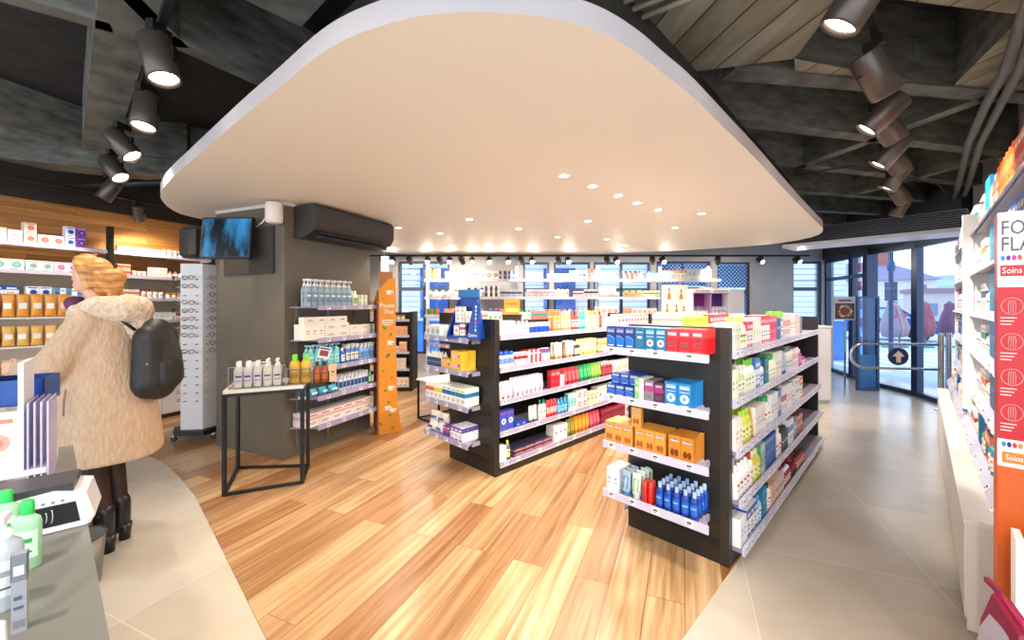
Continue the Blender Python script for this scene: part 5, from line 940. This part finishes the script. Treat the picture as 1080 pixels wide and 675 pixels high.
# white partition cabinet far right
pc = thing('partition_cabinet', 'plain white cabinet end standing beyond the right shelving unit', 'cabinet', (4.55, 6.05, 0), math.radians(4)); 
b = B(); b.cbox(-.2, .2, 0, .9, .06, 1.14, .006, M('e3e3ea', .45)); b.build('body', pc); B().box(-.18, .18, .02, .88, 0, .06, M('c2c4cc')).build('plinth', pc); B().box(-.21, .21, -.01, .91, 1.14, 1.165, M('f0f0f4', .35)).build('top', pc)
# ================================================================== right wall
RWX0, RWX1 = 2.85, 7.25
RF = Fr(tuple(uv(RWX1, -.30))[:2], PI*1.25)     # s runs towards the camera, n towards the aisle
bc = thing('low_cabinet', 'long low white cabinet with doors under the right wall shelves', 'cabinet', uv(2.77, -.14), PI/4)
WC = M('f1eeea', .35)
B().box(0.018, 4.05, -.6, -.02, .05, .50, WC).build('body', bc); B().box(.02, 4.03, -.58, -.05, 0, .05, M('8a8a8c')).build('plinth', bc); B().box(0, 4.07, -.62, 0, .5, .52, M('f6f3ef', .3)).build('top', bc)
B().box(0, .018, -.6, -.012, .02, .5, M('ece8e2', .4)).build('end_panel', bc)
for k in range(7): B().box(.03+k*.575, .598+k*.575, -.02, -.006, .06, .49, WC).build('door', bc)
ru = thing('wall_shelving', 'white wall shelving with tilted price rails along the right aisle', 'shelving', uv(RWX0-.35, -.30), PI/4)
RZ = [2.07, 1.75, 1.44, 1.15, .83, .60]
L1 = RWX1-RWX0+.35
B().box(0, L1, -.46, -.44, .54, 2.2, M('e8e8ee', .5)).build('back_panel', ru)
UP = M('efece8', .4)
B().box(2.38, 2.44, -.005, .056, .66, 2.21, UP).build('front_post', ru); B().box(2.39, 2.43, -.44, -.006, .54, 2.2, M('f0eef0', .5)).build('side_panel', ru); B().box(L1-.04, L1, -.44, -.0, .54, 2.2, M('f0eef0', .5)).build('side_panel', ru)
for k, z in enumerate(RZ):
    pr = .05 if k == 5 else 0
    for x0, x1 in ((.0, 2.385), (2.435, L1-.04)):
        sh = B().box(x0, x1, -.44, pr-.012, z-.016, z, M('e4e6f2', .35)).build('shelf', ru)
        b = B(); y = pr; b.add([(x0, y-.012, z+.012), (x1, y-.012, z+.012), (x1, y+.022, z-.036), (x0, y+.022, z-.036), (x0, y-.02, z+.012), (x1, y-.02, z+.012), (x1, y+.012, z-.036), (x0, y+.012, z-.036)], [(3,2,1,0), (4,5,6,7), (0,1,5,4), (2,3,7,6), (1,2,6,5), (3,0,4,7)], M('c9cbe4', .3)); b.build('price_rail', sh)
        n = 8 if k > 3 else 6
        for i in range(n):
            x = x0 + .05 + (x1-x0-.1)*i/n; t_ = put('price_tag', TAGM, sh, (x, pr+.0235, z-.036), (-.616, 0, PI)); t_.scale = (1.5, 1, 1)
wc = ['white', 'ivory', 'white', 'silver', 'cream', 'sky', 'blue']; wa = ['blue', 'orange', 'navy', 'teal', 'coral', 'red', 'green', 'pink', 'sky']
for k, z in enumerate(RZ):
    n0 = .035 if k == 5 else -.015
    nm = ['top', 'second', 'third', 'fourth', 'fifth', 'lowest'][k]
    hs = (.17, .25) if k < 5 else (.11, .19)
    rnd_row(RF, z, .06, 2.26, n0, nm + ' right wall shelf far', 100+k, ['cband', 'ctop', 'cspot', 'bottle', 'oval', 'pump'], wc, wa, hs, 'skincare_carton', wr=(.06, .09), dep=.06)
    if k == 0:
        fill(RF, z, 2.36, n0, [('bottle', 4, .06, .06, .18, ('white', 'beige', 'e0d0c0', 'grey'), 'white bottle with beige cap', 1, 1), ('pump', 5, .06, .05, .19, ('efe6e0', 'white', 'd8c8c0', 'grey'), 'ivory pump bottle', 1, 1), ('cplain', 3, .09, .07, .26, ('1f7fb4', 'sky'), 'tall blue carton', 1, 1), ('bottle', 5, .06, .06, .24, ('f4c8a8', 'f0e8e0', 'f6dcc8', 'coral'), 'peach bottle with white cap', 1, 1), ('jar', 6, .10, .10, .11, ('e8703a', 'd85a28'), 'orange jar', 1, 2), ('cband', 6, .09, .07, .2, ('e8907a', 'd0503a', 'white'), 'coral carton', 1, 1)], 'top white right wall shelf near', 'skincare_carton', 4.6)
    else:
        fill(RF, z, 2.36, n0, [('bottle', 5, .06, .06, hs[0], ('white', 'silver', 'e4e8f0', 'blue'), 'white bottle with silver cap', 1, 1), ('cband', 4, .07, .06, hs[0]+.03, ('white', wa[k], 'grey'), f'white carton with {wa[k]} band', 1, 1), ('oval', 3, .07, .05, hs[0], ('cream', wa[k+1], 'ivory'), f'cream bottle with {wa[k+1]} cap', 1, 1), ('cplain', 3 if k != 5 else 1, .09, .07, hs[1]-.005, ('1f7fb4' if k < 4 else '2a6a9c', 'sky'), 'tall blue carton', 1, 1)], nm + ' right wall shelf near', 'skincare_carton', 4.6)
        rnd_row(RF, z, 3.5, 4.6, n0, nm + ' shelf nearest end', 130+k, ['cband', 'ctop', 'bottle', 'tube'], ['white', 'ivory', 'silver'] if k < 5 else ['teal', 'charcoal', 'olive'], wa, hs, 'skincare_carton', wr=(.06, .08), dep=.06)
# promotional end panel
pd = thing('promotional_stand', 'orange promotional stand with red and white lettered panel at right edge', 'display stand', uv(2.35, -.205), -PI/4)
B().box(0, .46, 0, .12, .72-.6, .90, M('cc580c', .45)).build('orange_front', pd)
b = B(); b.box(0, .46, .0, .10, .90, 1.835, M('ba0f18', .4)); b.build('red_panel', pd)
b = B(); b.box(-.001, .461, -.003, 0, 1.56, 1.836, M('f4efe9', .45)); b.build('white_panel', pd); B().box(-.001, .461, -.003, 0, .90, 1.0, M('f4efe9', .45)).build('lower_white_panel', pd)
lettering('FORM', .075, M('4a4448'), pd, (.006, -.005, 1.775), sx=.62, align='LEFT'); lettering('FLASH', .075, M('4a4448'), pd, (.006, -.005, 1.715), sx=.62, align='LEFT')
b = B()
for k, c in enumerate(('2f7fc0', '4a1f8a', 'd0208a', 'e0402a')):
    b.disc(.012+k*.012*1.1, 1.667, .0055, -.0045, M(c), rz=.010); b.disc(.014+k*.013, .982, .0055, -.0045, M(['3a7fc0', '23206a', 'd0302a', 'e0802a'][k]), rz=.010)
b.build('coloured_dot', pd)
B().box(.006, .2, -.005, -.003, 1.60, 1.64, M('ba0f18')).build('red_band', pd); lettering('Soins', .032, M('white'), pd, (.010, -.0065, 1.62), sx=.7, align='LEFT')
B().box(.010, .2, -.005, -.003, .915, .955, M('e07a1a')).build('orange_band', pd); lettering('Soins', .028, M('white'), pd, (.018, -.0065, .935), sx=.7, align='LEFT')
b = B(); WL = M('f2c8c4')
for z in (1.49, 1.36, 1.23, 1.10):
    T = Matrix.Translation((.034, -.002, z)); b.tube([(.034+.026*math.cos(a*PI/10), -.002, z+.03*math.sin(a*PI/10)) for a in range(21)], .0009, WL, 4)
    for j in range(4): b.tube([(.026+j*.005, -.002, z-.025), (.025+j*.006, -.002, z+.005), (.028+j*.004, -.002, z+.022)], .0008, WL, 4)
    for j in range(3): b.front(.006, .045-j*.006, z-.045-j*.012, z-.041-j*.012, -.0015, WL)
b.build('printed_hand_drawing', pd)
wb_ = thing('bag_stand', 'white low stand with dark bin opening in front of orange stand', 'display stand', uv(2.20, -.20), -PI/4)
b = B(); b.box(.03, .5, -.02, .09, .12, .14, UP); b.box(.03, .06, -.02, .0, .36, .7, UP); b.box(.06, .5, -.02, .0, .66, .70, UP); b.box(.03, .5, -.02, .09, .3, .36, UP); b.box(.03, .05, 0, .09, .12, .7, UP); b.build('frame', wb_); B().box(.06, .5, .0, .02, .36, .66, M('3a0f1c', .5)).build('dark_opening', wb_); B().box(.0, .5, -.16, .1, .0, .12, UP).build('base', wb_)
# maroon pouch bag
bgp = Vector((1.50, 1.10, .0))
bt = thing('cosmetic_bag', 'maroon zipped cosmetic bag with clear side on white block, bottom right', 'bag', (1.37, 1.12, .471), math.radians(-115)); bt.scale = (.75, .75, .8)
MR = M('7a0f34', .35)
prof = [(-.10, 0), (.13, 0), (.13, .10), (.10, .2), (-.06, .245), (-.10, .12)]
b = B(); 
rings = []
for t, q in ((-.06, .82), (-.05, .97), (0, 1), (.05, .97), (.06, .82)):
    rings.append([((x-.01)*q+.01, t*(1-.55*z/.245), .01+z*q) for x, z in prof])
b.loft(rings, MR, smooth=False); b.build('body', bt)
b = B(); b.add([(-.08, -.058, .03), (.10, -.058, .03), (.10, -.045, .10), (.06, -.034, .17), (-.045, -.03, .19), (-.08, -.046, .11)], [(0,1,2,3,4,5)], M('a8a0ae', .15)); b.build('clear_window', bt)
b = B(); b.tube([(-.11, 0, .12), (-.065, 0, .255), (.03, 0, .235), (.105, 0, .208), (.14, 0, .10)], .009, M('9a1244', .3), 8); b.build('zip', bt)
b = B(); b.box(-.14, -.06, -.008, .008, .25, .268, MR); b.build('zip_pull', bt)
b = thing('white_block', 'white plinth block under the maroon bag at the lower right corner', 'plinth', (1.36, 1.11, 0), math.radians(-115)); B().cbox(-.09, .16, -.05, .10, 0, .47, .006, UP).build('block', b)
# ================================================================== left counter
cB_ = Vector((-.657, .666, 0)); c1 = Vector((-.7526, .6585, 0)); cang = math.atan2(c1.y, c1.x)
cA = Vector((-1.709, 1.587, 0))
ctr = thing('counter', 'grey topped sales counter in the lower left foreground', 'counter', cA, math.atan2(-(cA-cB_).y, -(cA-cB_).x))
GRT = noise_mat('grey_laminate', '6f6e67', '787770', 3, .35)
# local x: towards the camera, local y: to the left of the edge (negative here)
B().box(0, 1.75, -.75, 0, .915, .95, GRT).build('worktop', ctr); B().box(.03, 1.72, -.72, -.05, .08, .915, M('b7b1a8', .5)).build('body', ctr); B().box(.06, 1.7, -.7, -.09, 0, .08, DARKM).build('plinth', ctr)
Z0 = .951
def cp(px, py, z=.95): return at(px, py, z)
# card terminal
ctm = thing('card_terminal', 'white and black contactless card terminal on the grey counter', 'card terminal', (-1.18, 1.0, .952), math.radians(40)); ctm.scale = (.78, .78, .78)
b = B(); pr_ = [(-.14, 0), (.14, 0), (.15, .02), (.13, .10), (.06, .12), (-.14, .10)]
b.loft([[(x*q, y, z*q2+.0) for x, z in pr_] for y, q, q2 in ((-.09, .92, .9), (-.08, 1, 1), (.08, 1, 1), (.09, .92, .9))], M('ecebe8', .3), smooth=False); b.build('casing', ctm)
b = B(); b.add([(-.13, -.0925, .018), (.118, -.0925, .018), (.108, -.0925, .082), (-.13, -.0925, .082)], [(0,1,2,3)], M('26262a', .25)); 
b.build('dark_front_panel', ctm)
b = B()
for k in range(3): b.tube([(.03+k*.012+.006*math.cos(a), -.094, .05+(.012+k*.006)*math.sin(a)) for a in (-1, -.5, 0, .5, 1)], .0012, M('d8d8d8'), 4)
b.build('contactless_symbol', ctm)
b = B().box(-.12, .10, -.07, .07, .108, .135, M('3a3a3c', .4)); b.build('receipt_cover', ctm)
b = B()
for k in range(4): b.disc(.02+k*.02, .092, .0045, -.0935, M('8a8a8a'), 8)
b.build('indicator', ctm)
# acrylic tray and small bottles behind
TLf = Fr((-1.64, 1.27), math.radians(30))
fill(TLf, Z0, .02, -.01, [('bottle', 3, .036, .036, .085, ('b9cbd2', 'f2eee8', 'd0dce0'), 'small clear gel bottle with white cap', 2, 1)], 'far end of grey counter')
# green capped bottles in front
place('oval', .045, .03, .14, ('9ad0a0', '1fb84a', 'c8e8c8', 'green'), cp(29, 598), .3, 'nearer green capped clear gel bottle on the grey counter', 'gel_bottle')
place('oval', .05, .03, .13, ('9ad0a0', '1fb84a', 'c8e8c8', 'green'), cp(6, 578), .3, 'farther green capped clear gel bottle beside card terminal', 'gel_bottle')
place('pump', .05, .045, .17, ('b8c4ca', 'f2efec', 'd8dce0', 'grey'), cp(4, 640), .6, 'clear bottle with white pump at the left edge of counter', 'gel_bottle')
place('ctop', .017, .017, .13, ('9a9ea4', '7a7e84', 'white'), cp(21, 664), .75, 'slim grey lettered carton beside the white pump bottle', 'slim_box')
tb_ = thing('tablet', 'dark tablet standing at the bottom left corner of the counter', 'tablet', Vector((-.63, .44, .951)), math.radians(62)); b = B(); T_ = Matrix.Rotation(math.radians(-12), 4, 'X'); b.cbox(-.06, .06, -.004, .006, 0, .16, .003, M('c4c4c6', .3), T_); b.build('casing', tb_); b = B(); b.front(-.053, .053, .01, .15, -.005, M('0c1420', .15), T_); b.build('screen', tb_); B().box(-.03, .03, .0, .05, 0, .01, BLACK).build('stand_foot', tb_)
# white counter display with trays
wd_ = thing('counter_display', 'white stepped counter display with purple leaflet holders at left edge', 'display', (-1.37, 1.07, .95), math.radians(42))
WP = M('efedec', .4)
b = B(); b.box(-.22, .1, -.02, .14, .085, .10, WP); b.build('shelf', wd_); B().box(.05, .06, -.02, .12, .10, .39, WP).build('side_panel', wd_); B().box(-.25, -.02, .13, .14, .10, .55, WP).build('back_panel', wd_); B().box(-.25, -.05, .0, .14, 0, .085, WP).build('foot', wd_)
b = B()
for k in range(4): b.box(.065+k*.012, .069+k*.012, -.02, .12, .06, .28, M('d2caec', .25, 0, 0, 0, .7))
b.build('leaflet_holder', wd_)
place('cspot', .08, .04, .15, ('f0ded6', 'e09a8a', 'c87a6a'), Vector((-1.37, 1.07, 0)) + Matrix.Rotation(math.radians(42), 3, 'Z') @ Vector((.005, .03, 0)) + Vector((0, 0, 1.051)), math.radians(42), 'pinkish carton on the white counter display', 'promo_carton')
bt_ = thing('blue_tray', 'royal blue plastic tray holding framed glass tiles above counter', 'tray', (-1.50, 1.24, 1.20), math.radians(35))
BT = M('123f8c', .35)
b = B(); b.box(-.07, .07, -.07, .07, 0, .004, BT); b.box(-.07, .07, -.07, -.065, 0, .075, BT); b.box(-.07, .07, .065, .07, 0, .075, BT); b.box(-.07, -.065, -.07, .07, 0, .075, BT); b.box(.065, .07, -.07, .07, 0, .075, BT); b.build('bin', bt_)
b = B(); T_ = Matrix.Translation((-.03, 0, .02)) @ Matrix.Rotation(math.radians(-32), 4, 'Y'); b.box(-.006, .0, -.06, .06, 0, .15, M('dfe2e6', .4), T_); b.box(0, .002, -.054, -.002, .01, .07, M('4f78a0', .2), T_); b.box(0, .002, .004, .054, .01, .07, M('4f78a0', .2), T_); b.box(0, .002, -.054, -.002, .078, .142, M('4f78a0', .2), T_); b.box(0, .002, .004, .054, .078, .142, M('4f78a0', .2), T_)
b.build('framed_tile', bt_)
B().box(-.02, .02, -.02, .02, -.249, 0, WP).build('support_post', bt_)
# bins
def bin_(x, y, h_, lab):
    o = thing('waste_bin', lab, 'bin', (x, y, 0)); m = M('77746a', .4, .35)
    b = B(); b.lathe([(.088, 0), (.108, h_), (.104, h_), (.085, .006)], m, 32, cap=False); b.add([(.088*math.cos(i*PI/12), .088*math.sin(i*PI/12), .004) for i in range(24)], [tuple(range(24))], m); b.build('body', o)
    B().lathe([(.104, h_-.006), (.112, h_-.004), (.112, h_+.006), (.104, h_+.006)], M('4a4842', .4), 32, cap=False).build('rim', o)
bin_(-2.53, 2.32, .38, 'taller grey waste bin farther behind the counter edge'); bin_(-2.30, 2.16, .26, 'lower grey waste bin nearest the camera by the counter')
# ================================================================== person
def blob(b, c, r, mat, n=14, m=10):
    V = [(c[0]+r[0]*math.sin(PI*j/m)*math.cos(2*PI*i/n), c[1]+r[1]*math.sin(PI*j/m)*math.sin(2*PI*i/n), c[2]+r[2]*math.cos(PI*j/m)) for j in range(m+1) for i in range(n)]
    return b.add(V, [(j*n+i, (j+1)*n+i, (j+1)*n+(i+1) % n, j*n+(i+1) % n) for j in range(m) for i in range(n)], mat, True)
def limb(b, pts, rs, mat, n=12):
    P = [Vector(p) for p in pts]; pp = []; rr = []
    for i in range(len(P)-1):
        for t in range(4): pp.append(P[i].lerp(P[i+1], t/4)); rr.append(rs[i]+(rs[i+1]-rs[i])*t/4)
    pp.append(P[-1]); rr.append(rs[-1]); b.tube(pp, 0, mat, n, rr); blob(b, pp[0], (rr[0],)*3, mat); blob(b, pp[-1], (rr[-1],)*3, mat)
def remesh(o, vs, sm=3):
    r = o.modifiers.new('remesh', 'REMESH'); r.mode = 'VOXEL'; r.voxel_size = vs; r.use_smooth_shade = True
    s_ = o.modifiers.new('smooth', 'SMOOTH'); s_.iterations = sm; s_.factor = .5
# local frame: -y is where she faces
pe = thing('person', 'person in beige woolly coat with black backpack, turned away at left', 'person', (-2.50, 2.52, 0), math.radians(-76))
pe.scale = (.92, .88, 1); SKIN = M('e0a888', .5); TIGHTS = M('2a1410', .5)
b = B()
limb(b, [(0, 0, .92), (0, -.01, 1.15), (0, -.03, 1.40)], [.13, .125, .14], SKIN); limb(b, [(0, -.05, 1.42), (0, -.08, 1.56)], [.055, .05], SKIN)
blob(b, (0, -.10, 1.665), (.073, .092, .108), SKIN); blob(b, (0, -.13, 1.62), (.052, .06, .065), SKIN)
b.add([(-.013, -.185, 1.64), (.013, -.185, 1.64), (0, -.215, 1.638), (0, -.185, 1.69), (0, -.17, 1.63)], [(0,2,3), (2,1,3), (0,1,2), (0,3,1)], SKIN)
for sx in (-1, 1): blob(b, (sx*.072, -.09, 1.655), (.012, .02, .03), SKIN)
blob(b, (0, -.187, 1.607), (.024, .012, .008), SKIN)
for sx, fy in ((-1, -.0), (1, .0)):
    limb(b, [(sx*.08, 0, .9), (sx*.08, -.02, .50), (sx*.075, .03, .12)], [.095, .062, .042], SKIN)
    sh = (sx*.17, -.03, 1.38)
    el = (sx*.24, -.14, 1.13) ; wr = (sx*.15, -.36, 1.13)
    limb(b, [sh, el, wr], [.055, .045, .03], SKIN)
    h0 = Vector(wr) + Vector((-sx*.01, -.05, .005)); blob(b, h0, (.018, .045, .036), SKIN)
    for k in range(4):
        q = h0 + Vector((0, -.035, .026-k*.018)); limb(b, [q, q+Vector((-sx*.012, -.032, -.004)), q+Vector((-sx*.034, -.042, -.01))], [.009, .0085, .0075], SKIN, 8)
    limb(b, [h0+Vector((-sx*.01, .01, .03)), h0+Vector((-sx*.03, -.02, .045)), h0+Vector((-sx*.035, -.045, .04))], [.011, .0095, .008], SKIN, 8)
body = b.build('body', pe); remesh(body, .0065, 2)
bf = B()
for sx in (-1, 1): blob(bf, (sx*.03, -.182, 1.668), (.011, .006, .007), M('f2f0ee', .3), 10, 6); blob(bf, (sx*.03, -.187, 1.668), (.005, .003, .005), M('3a2a20', .3), 8, 6); bf.tube([(sx*.018, -.186, 1.686), (sx*.03, -.189, 1.69), (sx*.044, -.18, 1.686)], .002, M('8a5a34'), 5)
bf.tube([(-.02, -.197, 1.608), (0, -.2, 1.61), (.02, -.197, 1.608)], .0035, M('b4605a', .4), 6); bf.build('face_features', pe)
b = B()
for sx in (-1, 1): limb(b, [(sx*.08, 0, .88), (sx*.08, -.02, .50), (sx*.078, .028, .15)], [.102, .068, .049], TIGHTS)
t_ = b.build('tights', pe); remesh(t_, .009, 2)
BB = M('121012', .35)
for sx in (-1, 1):
    b = B(); x = sx*.078
    limb(b, [(x, .03, .24), (x, .03, .11), (x, -.03, .07), (x, -.13, .045)], [.055, .056, .048, .038], BB); o = b.build('boot', pe); remesh(o, .007, 2)
    b = B(); b.loft([[(x+r*math.cos(a*PI/8), .055+r*math.sin(a*PI/8)*1.0, z) for a in range(16)] for z, r in ((0, .032), (.05, .034), (.1, .042))], BB); hl = b.build('heel', o); b = B(); b.tube([(x-.056, .03, .235), (x, -.03, .24), (x+.056, .03, .235), (x, .088, .235), (x-.056, .03, .235)], .006, M('2a2628'), 6); b.build('ankle_strap', o)
# coat
COAT = noise_mat('beige_wool', 'bf9f80', 'ccb092', 60, .9, (1, 1, .35), .6, 6)
def ring(z, rx, ry, cy=0, cx=0, n=28, wav=0, k=5): return [(cx+(rx*(1+wav*math.cos(k*a*2*PI/n)))*math.cos(a*2*PI/n), cy+(ry*(1+wav*math.cos(k*a*2*PI/n+1)))*math.sin(a*2*PI/n), z) for a in range(n)]
b = B(); b.loft([ring(.56, .262, .27, .03, wav=.035), ring(.6, .268, .275, .03, wav=.03), ring(.8, .262, .262, .02, wav=.02), ring(1.0, .245, .235, .01, wav=.01), ring(1.15, .228, .21, 0), ring(1.3, .222, .19, -.005), ring(1.4, .205, .165, -.015), ring(1.46, .15, .125, -.03), ring(1.5, .09, .085, -.045)], COAT)
for sx in (-1, 1):
    limb(b, [(sx*.155, -.02, 1.375), (sx*.255, -.13, 1.15), (sx*.21, -.24, 1.11), (sx*.16, -.34, 1.125)], [.098, .092, .088, .066], COAT, 16)
ct_ = b.build('coat', pe); remesh(ct_, .012, 4)
HOODM = noise_mat('cream_fleece', 'cdb295', 'e4d0b4', 45, .95, (1, 1, 1), .9, 6)
b = B()
limb(b, [(-.12, -.10, 1.45), (-.14, .02, 1.47), (-.08, .14, 1.46), (.0, .17, 1.45), (.08, .14, 1.46), (.14, .02, 1.47), (.12, -.10, 1.45)], [.04, .075, .09, .095, .09, .075, .04], HOODM, 12)
limb(b, [(0, .12, 1.46), (0, .18, 1.34)], [.10, .09], HOODM); limb(b, [(-.12, -.10, 1.45), (-.04, -.19, 1.36)], [.045, .03], HOODM); limb(b, [(.12, -.10, 1.45), (.04, -.19, 1.36)], [.045, .03], HOODM)
o = b.build('hood', pe); remesh(o, .012, 3)
b = B()
for sx in (-1, 1):
    for dz in (0,): b.tube([(sx*.27, -.05, 1.02), (sx*.285, -.05, .96), (sx*.287, -.05, .88)], .006, M('8a7864', .8), 6)
b.build('pocket_flap', pe)
HAIR = noise_mat('reddish_blond_hair', 'a8662c', 'e0a85e', 7, .5, (1.2, 1.2, 9), .35, 5)
b = B(); blob(b, (0, -.065, 1.695), (.086, .098, .092), HAIR); blob(b, (0, -.02, 1.64), (.085, .075, .095), HAIR); blob(b, (0, -.12, 1.755), (.07, .07, .05), HAIR); blob(b, (0, .06, 1.665), (.055, .045, .055), HAIR); blob(b, (.0, .04, 1.60), (.06, .045, .06), HAIR)
for sx in (-1, 1): limb(b, [(sx*.06, -.14, 1.745), (sx*.078, -.1, 1.70), (sx*.078, -.06, 1.60)], [.02, .026, .02], HAIR); limb(b, [(sx*.07, -.02, 1.66), (sx*.05, .05, 1.56)], [.03, .02], HAIR)
o = b.build('hair', pe); remesh(o, .008, 2)
b = B(); b.tube([(-.1, -.13, 1.49), (-.05, -.17, 1.50), (0, -.18, 1.505), (.05, -.17, 1.5), (.1, -.13, 1.49)], .04, M('6a3a5a', .8), 10); b.build('scarf', pe)
# backpack
bk = thing('backpack', 'black rounded backpack worn on the back of the beige coat', 'backpack', (-2.50, 2.52, 0), math.radians(-76))
bk.scale = (.92, .88, .97); BK = noise_mat('black_backpack_nylon', '171614', '26241f', 9, .55)
b = B(); limb(b, [(0, .30, 1.03), (0, .32, 1.20), (0, .29, 1.35)], [.11, .12, .10], BK, 16); limb(b, [(-.08, .29, 1.04), (-.08, .29, 1.32)], [.10, .09], BK); limb(b, [(.08, .29, 1.04), (.08, .29, 1.32)], [.10, .09], BK); o = b.build('main_compartment', bk); remesh(o, .011, 3)
b = B(); limb(b, [(0, .385, 1.06), (0, .39, 1.16)], [.065, .06], BK); limb(b, [(-.07, .365, 1.06), (-.07, .365, 1.15)], [.06, .055], BK); limb(b, [(.07, .365, 1.06), (.07, .365, 1.15)], [.06, .055], BK); o = b.build('front_pocket', bk); remesh(o, .011, 3)
for sx in (-1, 1): b = B(); b.tube([(sx*.1, .22, 1.38), (sx*.12, .10, 1.485), (sx*.135, -.02, 1.475), (sx*.16, -.12, 1.40)], .022, BK, 8, sx=.35); b.build('shoulder_strap', bk)
b = B(); b.tube([(.10, .19, 1.17), (.14, .27, 1.175), (.165, .33, 1.17)], .007, M('a8a6a2', .3, .5), 6); b.tube([(.12, .2, 1.03), (.15, .26, 1.035)], .007, M('a8a6a2', .3, .5), 6); b.build('reflective_strap', bk)
for k in sorted(COUNT.items(), key=lambda t: -t[1]): print('COUNT', k)
